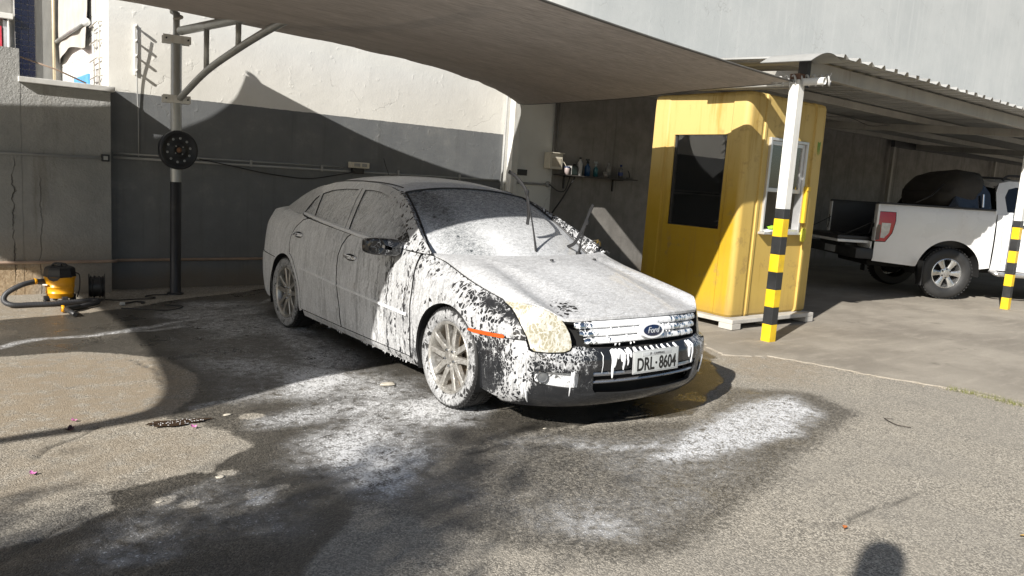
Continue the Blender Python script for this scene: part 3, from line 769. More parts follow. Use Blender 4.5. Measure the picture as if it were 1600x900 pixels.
# hem seam a hand's width inside the back edges
def inset_path(pts_, d):
    out = []
    for i in range(1, len(pts_) - 1):
        tg = (pts_[i + 1] - pts_[i - 1]); tg.z = 0; tg.normalize(); nn = Vector((tg.y, -tg.x, 0)); out.append(pts_[i] + nn * d - Vector((0, 0, .008)))
    return out
e0 = len(crom([(x, y, 0) for x, y in EDGES[0][0]], 5)) - 1
b = MB(); b.tube(inset_path(outl[:e0], .16), .004, 4, False); b.build("seam", mat("hem_thread", (.06, .055, .05), .9), sail)

# ------------------------------------------------------------------ carport
M_BEAM = mat("carport_beam_steel", (.34, .325, .295), .55, .25, .15, 3, .05, 40, ((.18, .14, .11), .5), streak=True)
M_SHEET = mat("roof_sheet", (.40, .40, .385), .45, .35, .12, 3, .04, 40, ((.20, .17, .13), .4))
def roofz(y): return 2.845 + .055 * (y - 4.45)
cpn = thing("carport_roof", "steel carport with corrugated sheet roof over the booth and white pickup", "carport", (12, 6.5, 0))
RX0, RX1, RY0, RY1 = 7.0, 30.0, 4.10, 9.22
pitch = .25
prof = []
x = RX0
while x < RX1:
    prof += [(x, 0), (x + .09, 0), (x + .125, .038), (x + .165, .038), (x + .20, 0)]; x += pitch
sheets = []
nper = int(1.0 / pitch) * 5
for s0 in range(0, len(prof) - 1, nper):
    seg_ = prof[s0:s0 + nper + 1]
    if len(seg_) < 2: continue
    Pu = np.array([[(px_, y, roofz(y) + pz + .02) for y in np.linspace(RY0 + random.uniform(-.012, .012), RY1, 4)] for px_, pz in seg_])
    b = MB(); b.grid(Pu, False); b.grid(Pu + np.array([0, 0, .0035]), False, True)
    b.build("roof_sheet", M_SHEET, cpn)
# sheet curled up at the open left corner
Pc = np.zeros((14, 8, 3))
for i in range(14):
    for j in range(8):
        u = i / 13; v = j / 7
        Pc[i, j] = (6.62 + u * .50, 4.14 + v * .55 - .03 * u, roofz(4.2) - .075 + .095 * math.sin(u * math.pi * .9) + .02 * u + .02 * v)
b = MB(); b.grid(Pc, True); b.grid(Pc + np.array([0, 0, .004]), True, True); b.build("curled_sheet", M_SHEET, cpn)
lsx = [(5.80,7.3),(5.86,7.66),(6.07,8.1),(6.13,8.57),(6.5,8.93),(6.6,9.2)]  # unseen sheet above the sail, added and cut for its shadow on the wall
b = MB(); Ps = np.array([[(lx + (6.98 - lx) * q, ly, roofz(ly) + .03) for q in (0, .33, .66, 1)] for lx, ly in lsx]); b.grid(Ps, False); b.grid(Ps + np.array([0, 0, .004]), False, True); b.build("added_shadow_sheet", M_SHEET, cpn)
def beamx(name, y, x0, x1, w_, h_, dz=0, zz=None):
    z = (roofz(y) if zz is None else zz) - h_ / 2 + dz
    b = MB(); b.beam((x0, y, z), (x1, y, z), w_, h_, r=.006); return b.build(name, M_BEAM, cpn)
beamx("front_beam", 4.45, 7.02, 30, .07, .145)
beamx("purlin", 6.05, 6.75, 30, .06, .10)
beamx("purlin", 7.6, 6.75, 30, .06, .10)
beamx("purlin", 9.0, 6.75, 30, .06, .10)
for xx in (7.03, 13.3, 19.5):
    b = MB(); b.beam((xx, 4.49, roofz(4.49) - .165), (xx, 9.2, roofz(9.2) - .165), .07, .12, r=.006); b.build("rafter", M_BEAM, cpn)
b = MB(); b.beam((7.0, 4.5, 2.62), (7.0, 9.2, 2.78), .06, .10, r=.006); b.build("tie_beam", M_BEAM, cpn)
b = MB(); b.bbox((6.99, 4.40, 2.57), (7.055, 4.50, 2.84), .004); b.build("beam_end", M_DARKSTEEL, cpn)
# frame at the back of the carport
b = MB(); b.beam((18.48, 9.12, 0), (18.48, 9.12, 2.95), .09, .09, (0, 1, 0), r=.006); b.build("back_post", M_BEAM, cpn)
b = MB(); b.beam((18.4, 9.1, 2.93), (29, 9.1, 3.02), .09, .15, r=.006); b.build("back_beam", M_DARKSTEEL, cpn)
for xx in (24.5,):
    b = MB(); b.beam((xx, 9.12, 0), (xx, 9.12, 2.95), .09, .09, (0, 1, 0), r=.006); b.build("back_post", M_BEAM, cpn)
b = MB(); b.tube(crom([(9.6, 6.0, 2.72), (10.2, 6.02, 2.66), (10.8, 6.02, 2.70), (11.4, 6.02, 2.64), (12.0, 6.02, 2.71)], 6), .006, 6); b.build("loose_wire", M_CABLE, cpn)

# striped posts
M_YEL = mat("yellow_post_paint", (.72, .47, .015), .45, 0, .12, 9, .08, 40, ((.36, .24, .06), .6))
M_BLK = mat("black_post_paint", (.022, .023, .024), .45, 0, .2, 4, .05, 40, ((.12, .11, .09), .3))
def striped_post(x, y, h, label, rot):
    p = thing("striped_post", label, "post", (x, y, .005), 0, "striped carport posts")
    Mp = rotM((x, y, 0), 0, 0, rot)
    hw = .052
    n = 7; z0 = .004; z1 = 1.27
    for k in range(n):
        a = z0 + (z1 - z0) * k / n; c_ = z0 + (z1 - z0) * (k + 1) / n
        q = MB(); q.bbox((-hw - .0015, -hw - .0015, a), (hw + .0015, hw + .0015, c_), .004, Mp); q.build("yellow_band" if k % 2 == 0 else "black_band", M_YEL if k % 2 == 0 else M_BLK, p)
    # bands: k=0 yellow ... k=6 yellow; a last black one on top
    q = MB(); q.bbox((-hw - .0015, -hw - .0015, z1), (hw + .0015, hw + .0015, z1 + .10), .004, Mp); q.build("black_band", M_BLK, p)
    q = MB(); q.bbox((-hw, -hw, z1 + .10), (hw, hw, h), .004, Mp); q.build("shaft", M_WHITESTEEL, p)
    return p
sp1 = striped_post(6.94, 4.46, 2.64, "white post with yellow and black bands in front of the yellow booth", 0)
sp2 = striped_post(13.30, 4.50, 2.70, "white post with yellow and black bands in front of the white pickup", 0)
sbr = MB(); sbr.bbox((6.886, 4.406, 2.642), (6.994, 4.514, 2.698), .004); sbr.build("rusty_head", mat("rust_brown", (.14, .075, .05), .8, 0, .3), sp1)
# loose pipe lying across the head of the first post, with the sail rope wound round it
lp = thing("cross_pipe", "short open white pipe lashed across the top of the post by the booth", "pipe", (6.95, 4.4, 2.6))
b = MB(); dM = axisM((6.92, 5.6, 2.64), (.03, -1, -.015)); b.lathe([(.036, 0), (.036, 1.42), (.028, 1.42), (.028, 1.0)], 18, dM); b.build("tube", M_WHITESTEEL, lp)
rp = []
for i in range(150):
    u = i / 149; a = u * 2 * math.pi * 9
    c_ = Vector((6.74 + .40 * u, 4.62 - .40 * u, 2.62 + .03 * u)); r_ = .050 if u > .25 else .02 + .12 * u
    rp.append(c_ + Vector((math.cos(a) * r_ * .5, math.cos(a) * r_ * .5, math.sin(a) * r_)))
b = MB(); b.tube(rp, .010, 6); b.tube([(6.72, 4.60, 2.60), (6.80, 4.55, 2.615), (6.94, 4.42, 2.62)], .016, 8); b.tube([(7.12, 4.24, 2.66), (7.13, 4.22, 2.72)], .006, 6)
ro_ = b.build("rope", mat("grey_rope", (.45, .45, .44), .9, 0, .15)); tag(ro_, "grey rope wound round the post head tying down the sail corner", "rope")

# ------------------------------------------------------------------ yellow booth
M_BOOTH_ = NT("booth_yellow"); t = M_BOOTH_; p = t.pos(); s = t.sep(p)
n1 = t.noise(p, 1.3, 5, .6); st = t.noise(t.scale(p, (6, 6, .5)), 1.3, 6, .7); f = t.noise(p, 70, 4, .7)
c = t.mix(t.ramp(n1, .35, .65), (.44, .268, .010), (.48, .31, .024))
fade = t.ramp(t.math('ADD', s[2], t.math('MULTIPLY', n1, .8)), 1.5, 2.6)
c = t.mix(t.math('MULTIPLY', fade, .95), c, (.54, .40, .15))
front = t.ramp(s[1], 5.16, 5.11); c = t.mix(t.math('MULTIPLY', front, .6), c, (.55, .40, .14))
c = t.mix(t.ramp(st, .50, .70, 0, .65), c, (.36, .215, .03))
c = t.mix(t.ramp(t.noise(t.vadd(p, (3., 0, 0)), 4, 6, .75), .56, .68, 0, .6), c, (.30, .20, .07))
footd = t.ramp(t.math('ADD', s[2], t.math('MULTIPLY', st, -.4)), .2, -.1); c = t.mix(t.math('MULTIPLY', footd, .5), c, (.30, .20, .07))
M_BOOTH = t.base(c, .55, 0, .35, t.bump(t.math('ADD', n1, t.math('MULTIPLY', f, .3)), .25, .01))
booth = thing("parking_booth", "weathered yellow fibreglass attendant booth with sliding window", "booth", (7.8, 5.7, 0))
def arc2(cx, cy, r, a0, a1, n): return [(cx + r * math.cos(math.radians(a0 + (a1 - a0) * k / n)), cy + r * math.sin(math.radians(a0 + (a1 - a0) * k / n))) for k in range(n + 1)]
OUT = [(7.100,6.44),(7.100,6.235),(7.11,6.22),(7.11,5.315),(7.100,5.305),(7.090,5.295)] + arc2(7.165, 5.160, .075, 180, 270, 8) + [(7.345,5.085),(7.352,5.10),(7.405,5.10),(7.41,5.085),(7.445,5.085),(7.45,5.10),(8.40,5.10),(8.405,5.075)] + arc2(8.575, 5.12, .045, -90, 0, 4) + [(8.62,6.40),(8.58,6.46),(7.13,6.46)]
cxm, cym = 7.84, 5.76
LV = [(.125, .020), (.15, .004), (.20, 0.0), (2.44, .0), (2.555, .003), (2.585, .014), (2.60, .04), (2.615, .30)]
def ring(z, ins, tp=True):
    o_ = []
    for (x, y) in OUT:
        k = 1 - ins / .75; tap = 1 - .010 * (z / 2.5)
        o_.append((cxm + (x - cxm) * k * tap, cym + (y - cym) * k * tap, z))
    return o_
IW = [k for k, q in enumerate(OUT) if q == (7.45, 5.10)][0]
WIN = {2: ("y", 6.11, 5.36, 1.085, 2.135), IW: ("x", 7.535, 8.28, 1.09, 2.13)}   # edges with openings
shell = MB(); nO = len(OUT)
rings = [ring(*l) for l in LV]
for li in range(len(LV) - 1):
    for i in range(nO):
        j = (i + 1) % nO
        if li == 2 and i in WIN: continue
        shell.add([rings[li][i], rings[li][j], rings[li + 1][j], rings[li + 1][i]], [(0, 1, 2, 3)])
shell.add(rings[-1], [tuple(range(nO))]); shell.add(rings[0], [tuple(reversed(range(nO)))])
for i, (ax, a, c_, z0, z1) in WIN.items():
    j = (i + 1) % nO; P0, P1, P3, P2 = (Vector(rings[2][i]), Vector(rings[2][j]), Vector(rings[3][i]), Vector(rings[3][j]))
    k = 1 if ax == 'y' else 0
    def at(v, z):
        lo = P0 + (P3 - P0) * ((z - .20) / 2.24); hi = P1 + (P2 - P1) * ((z - .20) / 2.24)
        u = (v - lo[k]) / (hi[k] - lo[k]); return lo + (hi - lo) * u
    h00, h10, h11, h01 = at(a, z0), at(c_, z0), at(c_, z1), at(a, z1)
    L0, L1, R0, R1 = at(P0[k], z0), at(P0[k], z1), at(P1[k], z0), at(P1[k], z1)
    quads = [(P0, P1, R0, L0), (L1, R1, P2, P3), (L0, h00, h01, L1), (h10, R0, R1, h11)]
    for q in quads: shell.add(q, [(0, 1, 2, 3)])
    inn = Vector((.06, 0, 0)) if ax == 'y' else Vector((0, .06, 0))
    hh = [h00, h10, h11, h01]
    for q in range(4):
        shell.add([hh[q], hh[(q + 1) % 4], hh[(q + 1) % 4] + inn, hh[q] + inn], [(0, 1, 2, 3)])
bs = shell.build("shell", M_BOOTH, booth)
# booth glass: clear tinted pane, mirror-like by Fresnel
t = NT("booth_glass"); g1 = t.n("ShaderNodeBsdfGlossy"); g1.inputs[1].default_value = .02; g1.inputs[0].default_value = (.9, .9, .9, 1)
tp = t.n("ShaderNodeBsdfTransparent"); tp.inputs[0].default_value = (.82, .83, .82, 1)
fr = t.n("ShaderNodeFresnel"); fr.inputs[0].default_value = 1.7
mx = t.n("ShaderNodeMixShader"); t.L.new(t.math('MULTIPLY', fr.outputs[0], 2.0, clamp=True), mx.inputs[0]); t.L.new(tp.outputs[0], mx.inputs[1]); t.L.new(g1.outputs[0], mx.inputs[2]); t.L.new(mx.outputs[0], t.out.inputs[0])
M_BGLASS = t.m
b = MB(); b.box((7.150, 5.37, 1.09), (7.156, 6.10, 2.13)); b.build("side_pane", M_BGLASS, booth)
for ya_, yb_ in ((5.358, 5.385), (6.085, 6.112)):
    b = MB(); b.bbox((7.135, ya_, 1.087), (7.168, yb_, 2.133), .003); b.build("pane_gasket", M_BLACKPAINT, booth)
M_ALU = mat("window_aluminium", (.62, .62, .62), .35, .6, .08, 4, .03, 50)
fr_ = MB()
def frame_rect(mb, x0, x1, z0, z1, y0, y1, w_):
    mb.bbox((x0, y0, z0), (x0 + w_, y1, z1), .004); mb.bbox((x1 - w_, y0, z0), (x1, y1, z1), .004)
    mb.bbox((x0 + w_, y0 + .001, z1 - w_), (x1 - w_, y1 - .001, z1), .004); mb.bbox((x0 + w_, y0 + .001, z0), (x1 - w_, y1 - .001, z0 + w_), .004)
frame_rect(fr_, 7.53, 8.285, 1.09, 2.14, 5.075, 5.17, .03)
wf = fr_.build("window_frame", M_ALU, booth)
q = MB(); frame_rect(q, 7.562, 8.25, 1.54, 2.108, 5.10, 5.135, .045); q.build("sash", M_ALU, booth)
q = MB(); q.box((7.605, 5.115, 1.585), (8.21, 5.12, 2.065)); q.build("sash_pane", M_BGLASS, booth)
q = MB(); q.bbox((7.50, 5.02, 1.062), (8.31, 5.16, 1.088), .005); q.build("counter", M_ALU, booth)
q = MB(); q.bbox((8.30, 5.045, 1.20), (8.345, 5.10, 1.62), .006); q.bbox((8.295, 5.03, 1.58), (8.36, 5.10, 1.63), .006); q.build("handle_bar", mat("yellow_plastic", (.70, .45, .03), .4), booth)
q = MB(); q.bbox((7.2, 5.2, .2), (8.5, 6.38, .23), .004); q.build("floor", M_DARKSTEEL, booth)
q = MB(); q.bbox((8.56, 5.2, .25), (8.60, 6.36, 2.4), .004); q.build("inner_side", mat("booth_inner", (.55, .52, .46), .8), booth)
q = MB(); q.bbox((7.75, 5.75, .62), (8.12, 6.12, .68), .02); q.bbox((7.76, 6.10, .70), (8.10, 6.15, 1.28), .03); q.tube([(7.93, 5.93, .24), (7.93, 5.93, .62)], .03, 10); q.build("office_chair", M_BLACKPAINT, booth)
q = MB(); q.bbox((7.30, 6.33, 1.25), (7.62, 6.358, 1.95), .004); q.build("notice_board", mat("notice_paper", (.6, .58, .52), .8), booth)
q = MB(); q.bbox((8.30, 5.35, .23), (8.56, 6.38, .85), .01); q.build("desk", mat("booth_desk", (.25, .2, .15), .5), booth)
q = MB(); q.bbox((7.22, 6.36, .25), (8.5, 6.40, 2.4), .004); q.build("inner_back", mat("booth_inner", (.55, .52, .46), .8), booth)
# small green claw mark on the front corner
q = MB()
for k, (dx, l0, l1) in enumerate(((0, 0, .10), (.022, .008, .135), (.044, 0, .10))):
    q.prism([(8.47 + dx, 2.16 - l0), (8.484 + dx, 2.165 - l0), (8.480 + dx, 2.06 - l1 * .4), (8.476 + dx, 2.15 - l1), (8.472 + dx, 2.07)], 0, .003, Matrix(((1, 0, 0, 0), (0, 0, -1, 5.080), (0, 1, 0, 0), (0, 0, 0, 1))))
q.build("sticker", mat("green_sticker", (.10, .25, .02), .4), booth)
# things in and on the booth window
pap = thing("paper_tray", "tray with papers lying on the booth counter", "tray", (7.7, 5.1, 1.09))
q = MB(); q.bbox((7.58, 5.00, 1.090), (7.84, 5.10, 1.105), .004); q.build("tray", mat("pale_tray", (.6, .58, .52), .5), pap)
q = MB(); q.bbox((7.62, 5.015, 1.107), (7.80, 5.09, 1.115), .002); q.build("paper", mat("white_paper", (.8, .8, .78), .8), pap)
def cloth_lump(name, c_, sz, m_, label, cat, seed):
    r = random.Random(seed); bm = bmesh.new(); bmesh.ops.create_icosphere(bm, subdivisions=4, radius=1)
    from mathutils import noise as mn
    for v in bm.verts:
        n_ = mn.noise(v.co * 2.1 + Vector((seed, 0, 0))) * .35 + mn.noise(v.co * 5 + Vector((0, seed, 0))) * .18
        v.co = v.co * (1 + n_); v.co = Vector((v.co.x * sz[0], v.co.y * sz[1], max(-.9 * sz[2], v.co.z * sz[2]))) + Vector(c_)
    me = bpy.data.meshes.new(name); bm.to_mesh(me); bm.free(); me.materials.append(m_)
    me.polygons.foreach_set("use_smooth", [True] * len(me.polygons)); o = bpy.data.objects.new(name, me); COL.objects.link(o); tag(o, label, cat); return o
cloth_lump("cleaning_cloth", (7.72, 5.05, 1.135), (.10, .045, .028), mat("lime_cloth", (.30, .62, .04), .9), "lime green cleaning cloth on the booth counter", "cloth", 3)
cloth_lump("cleaning_cloth", (8.26, 5.005, 1.06), (.035, .03, .085), mat("yellow_green_cloth", (.55, .52, .06), .9), "yellow green cloth hanging at the right end of the booth counter", "cloth", 9)
# concrete plinth frame under the booth
pl = thing("booth_plinth", "pale concrete pallet base under the yellow booth", "plinth", (7.8, 5.7, 0))
M_PL = mat("plinth_concrete", (.47, .45, .41), .85, 0, .12, 5, .25, 60, ((.25, .22, .18), .5))
q = MB(); q.bbox((7.02, 4.97, .075), (8.64, 6.46, .122), .008); q.build("top_slab", M_PL, pl)
for (fx, fy) in ((7.02, 4.97), (8.48, 4.97), (7.02, 6.28), (8.48, 6.28), (7.72, 4.98), (7.72, 6.28)):
    wd_ = .16 if fx != 7.72 else .10
    q = MB(); q.bbox((fx, fy, .010), (fx + wd_, fy + .18, .0745), .006); q.build("foot", M_PL, pl)

# ------------------------------------------------------------------ flowering tree out of frame to the left: its dappled shade lies in the foreground
def leaf_tree():
    tr_ = thing("flowering_tree", "slender pink flowering tree standing left of the photographer, shading the near asphalt", "tree", (-7.2, -1.6, 0))
    M_BARK = mat("tree_bark", (.16, .12, .09), .9, 0, .3, 8, .5, 30)
    rr = random.Random(5)
    b = MB(); base = Vector((-7.2, -1.6, 0)); topz = 3.6
    trunk = crom([base, base + Vector((.1, .05, 1.2)), base + Vector((.05, .2, 2.4)), base + Vector((.25, .3, topz))], 6)
    b.tube(trunk, [.15 - .07 * i / (len(trunk) - 1) for i in range(len(trunk))], 12); b.build("trunk", M_BARK, tr_)
    tips = []
    cc = Vector((-7.75, .05, 5.0))
    for k in range(13):
        a = k * 2.4; end = cc + Vector((math.cos(a) * rr.uniform(.6, 1.6), math.sin(a) * rr.uniform(.4, 1.05), rr.uniform(-.7, .8)))
        p0 = trunk[-1 - (k % 4)]; mid = p0.lerp(end, .5) + Vector((rr.uniform(-.15, .15), rr.uniform(-.15, .15), .25))
        path = crom([p0, mid, end], 6); b = MB(); b.tube(path, [.05 - .04 * i / (len(path) - 1) for i in range(len(path))], 7); b.build("limb", M_BARK, tr_)
        tips += path[4:]
    t = NT("leaf_green"); p = t.obj(); c = t.mix(t.ramp(t.noise(p, 3, 3), .3, .7), (.045, .085, .02), (.09, .14, .035)); t.base(c, .6)
    M_LEAF = t.m; M_FLOWER = mat("pink_bloom", (.62, .16, .42), .7, 0, .2)
    cr = MB(); fl = MB()
    for _ in range(15000):
        c0 = rr.choice(tips) + Vector((rr.gauss(0, .26), rr.gauss(0, .22), rr.gauss(0, .22)))
        Ml = rotM(c0, rr.uniform(0, 6.3), rr.uniform(0, 6.3), rr.uniform(0, 6.3)); L = rr.uniform(.06, .10)
        tgt = fl if rr.random() < .12 else cr
        tgt.add([Ml @ Vector(q) for q in ((0, 0, 0), (L * .5, L * .32, .006), (L, 0, 0), (L * .5, -L * .32, .006))], [(0, 1, 2, 3)])
    o = cr.build("crown", M_LEAF, tr_); o["kind"] = "stuff"
    o = fl.build("blossom", M_FLOWER, tr_); o["kind"] = "stuff"
leaf_tree()
# ------------------------------------------------------------------ the foamed saloon car: body surface
def herm(xs,ys):
    xs=np.asarray(xs,float); ys=np.asarray(ys,float); n=len(xs)
    h=np.diff(xs); d=np.diff(ys)/h; m=np.zeros(n)
    for i in range(1,n-1):
        if d[i-1]*d[i]>0:
            w1=2*h[i]+h[i-1]; w2=h[i]+2*h[i-1]; m[i]=(w1+w2)/(w1/d[i-1]+w2/d[i])
    m[0]=d[0]; m[-1]=d[-1]
    def f(x):
        x=np.clip(np.asarray(x,float),xs[0],xs[-1]); i=np.clip(np.searchsorted(xs,x)-1,0,n-2)
        t=(x-xs[i])/h[i]; a=1-t
        return (1+2*t)*a*a*ys[i]+t*a*a*h[i]*m[i]+t*t*(3-2*t)*ys[i+1]-t*t*a*h[i]*m[i+1]
    return f
def csmooth(t): t=np.clip(t,0,1); return t*t*(3-2*t)
PLAN=np.array([(.966,0),(.962,.15),(.945,.33),(.905,.50),(.84,.64),(.74,.75),(.60,.83),(.40,.878),(.2,.900),(0,.910),(-.4,.915),(-1.,.917),(-1.8,.917),(-2.4,.914),(-2.75,.905),(-3.1,.885),(-3.38,.845),(-3.6,.77),(-3.74,.66),(-3.82,.45),(-3.85,.2),(-3.855,0)])
def _pcrom(P,n=24):
    P=np.vstack([2*P[0]-P[1],P,2*P[-1]-P[-2]]); P[0]=(P[1][0]-0.004,-P[2][1]) if abs(P[1][1])<1e-6 else P[0]; P[-1]=(P[-2][0],-P[-3][1])
    out=[]
    for i in range(1,len(P)-2):
        for k in range(n):
            t=k/n; a,b,c,d=P[i-1],P[i],P[i+1],P[i+2]
            out.append(.5*((2*b)+(-a+c)*t+(2*a-5*b+4*c-d)*t*t+(-a+3*b-3*c+d)*t**3))
    out.append(P[-2]); return np.array(out)
_pl=_pcrom(PLAN); _u=np.concatenate([[0],np.cumsum(np.linalg.norm(np.diff(_pl,axis=0),axis=1))])
_t=np.gradient(_pl,_u,axis=0); _t/=np.linalg.norm(_t,axis=1)[:,None]; _n=np.stack([-_t[:,1],_t[:,0]],1); _n*=np.sign(_n[:,1].mean()) if False else 1
if _n[len(_n)//2,1]<0: _n=-_n
def u_of_x(x): return np.interp(-np.asarray(x,float),-_pl[:,0],_u)
def u_of_y(y): 
    k=np.argmax(_pl[:,1]); return np.interp(y,_pl[:k,1],_u[:k])
cside=herm([.15,.17,.20,.24,.30,.42,.55,.60,.66,.76,.86,.92,.97,1.02,1.1],[.09,.07,.045,.028,.018,.010,.002,0,.006,.014,.028,.042,.058,.085,.14])
cfront=herm([.15,.184,.22,.28,.36,.455,.505,.53,.63,.713,.76,.82],[.12,.088,.052,.024,.010,.004,.010,.045,.068,.088,.108,.16])
crear=herm([.15,.2,.3,.45,.62,.66,.8,.95,1.03,1.08],[.10,.06,.02,.0,.01,.05,.06,.07,.10,.16])
ztop_f=herm([-.55,-.42,-.26,.10,.42,.60],[.985,.96,.925,.835,.77,.74])
ztop_r=herm([-3.85,-3.6,-3.2,-2.6,-2.4],[1.02,1.05,1.075,1.085,1.09])
def cinset(u,z):
    x=np.interp(u,_u,_pl[:,0])
    wf=csmooth((x-.45)/.40); wr=csmooth((-3.35-x)/.35)
    s=cside(z)
    r=csmooth((x+.55)/.35)*(1-wf)
    zt=ztop_f(x); s=s+r*.095*np.clip((z-(zt-.16))/.16,0,1.3)**2
    r2=csmooth((-2.45-x)/.4); zt=ztop_r(x); s=s+r2*.10*np.clip((z-(zt-.16))/.16,0,1.3)**2
    return s*(1-wf-wr)+cfront(z)*wf+crear(z)*wr
def CM(u,z,off=0.0):
    u=np.asarray(u,float); z=np.asarray(z,float); au=np.abs(u); sg=np.where(u<0,-1,1)
    px=np.interp(au,_u,_pl[:,0]); py=np.interp(au,_u,_pl[:,1]); nx=np.interp(au,_u,_n[:,0]); ny=np.interp(au,_u,_n[:,1])
    i=cinset(au,z)-off
    return np.stack([px-nx*i,sg*(py-ny*i),z],-1)   # y>0 for u>0
cbelt=herm([-3.2,-2.6,-2.4,-1.46,-1.1,-.69,-.45],[1.06,1.052,1.04,.985,.968,.962,.955])
gnar=herm([-3.4,-3.0,-2.6,-2.0,-1.2,-.7,-.4],[.17,.095,.045,.01,0,.012,.035])
def CG(x,z,off=0.0):
    x=np.asarray(x,float); z=np.asarray(z,float)
    dz=z-.965
    y=.864-.60*dz-.30*dz*dz*np.sign(dz)-gnar(x)+off*.86
    return np.stack([x,y,z+off*.5],-1)
def poly_patch(mb, outer, holes, fmap, step=.03, bstep=.02, depth=.012):
    """mesh a 2-D region and map it to 3-D; rims are turned inward by depth"""
    def dens(pl):
        o_ = []
        for (a, b_), (c_, d_) in zip(pl, pl[1:] + pl[:1]):
            n = max(1, int(math.hypot(c_ - a, d_ - b_) / bstep))
            o_ += [(a + (c_ - a) * k / n, b_ + (d_ - b_) * k / n) for k in range(n)]
        return o_
    loops = [dens(outer)] + [dens(h) for h in holes]
    pts = []; lidx = []
    for l in loops: lidx.append(list(range(len(pts), len(pts) + len(l)))); pts += l
    A = np.array(outer); lo = A.min(0); hi = A.max(0)
    gx_, gz_ = np.meshgrid(np.arange(lo[0], hi[0], step), np.arange(lo[1], hi[1], step), indexing='ij')
    ok = sdist(gx_, gz_, outer) > step * .45
    for h in holes: ok &= sdist(gx_, gz_, h) < -step * .45
    pts2 = pts + [tuple(q) for q in np.stack([gx_[ok], gz_[ok]], -1)]
    edges = []
    for l in lidx: edges += [(l[i], l[(i + 1) % len(l)]) for i in range(len(l))]
    r = delaunay_2d_cdt([Vector(q) for q in pts2], edges, [], 0, 1e-6)
    V = np.array([(q.x, q.y) for q in r[0]])
    F = np.array([f for f in r[2] if len(f) == 3])
    cen = V[F].mean(1)
    keep = sdist(cen[:, 0], cen[:, 1], outer) > 0
    for h in holes: keep &= sdist(cen[:, 0], cen[:, 1], h) < 0
    F = F[keep]
    P = fmap(V[:, 0], V[:, 1], 0.0)
    base = len(mb.v)
    mb.add(P, [tuple(int(i) for i in f) for f in F], True)
    mb.cur = 1
    for l in loops:
        a = np.array(l); n = len(l)
        P0 = fmap(a[:, 0], a[:, 1], 0.0); P1 = fmap(a[:, 0], a[:, 1], -depth)
        mb.add(np.vstack([P0, P1]), [(i, (i + 1) % n, n + (i + 1) % n, n + i) for i in range(n)], True)
    mb.cur = 0
    return mb
fCM = lambda u, z, o_: CM(u, z, o_)
def sided(s):   # polygons are drawn for the right side with positive u; s=-1 right, +1 left
    return lambda u, z, o_: CM(np.asarray(u) * s, z, o_)
def gsided(s):
    def f(x, z, o_):
        p = CG(x, z, o_); p[..., 1] *= s; return p
    return f
def xz(pl): return [(float(u_of_x(x)), z) for x, z in pl]

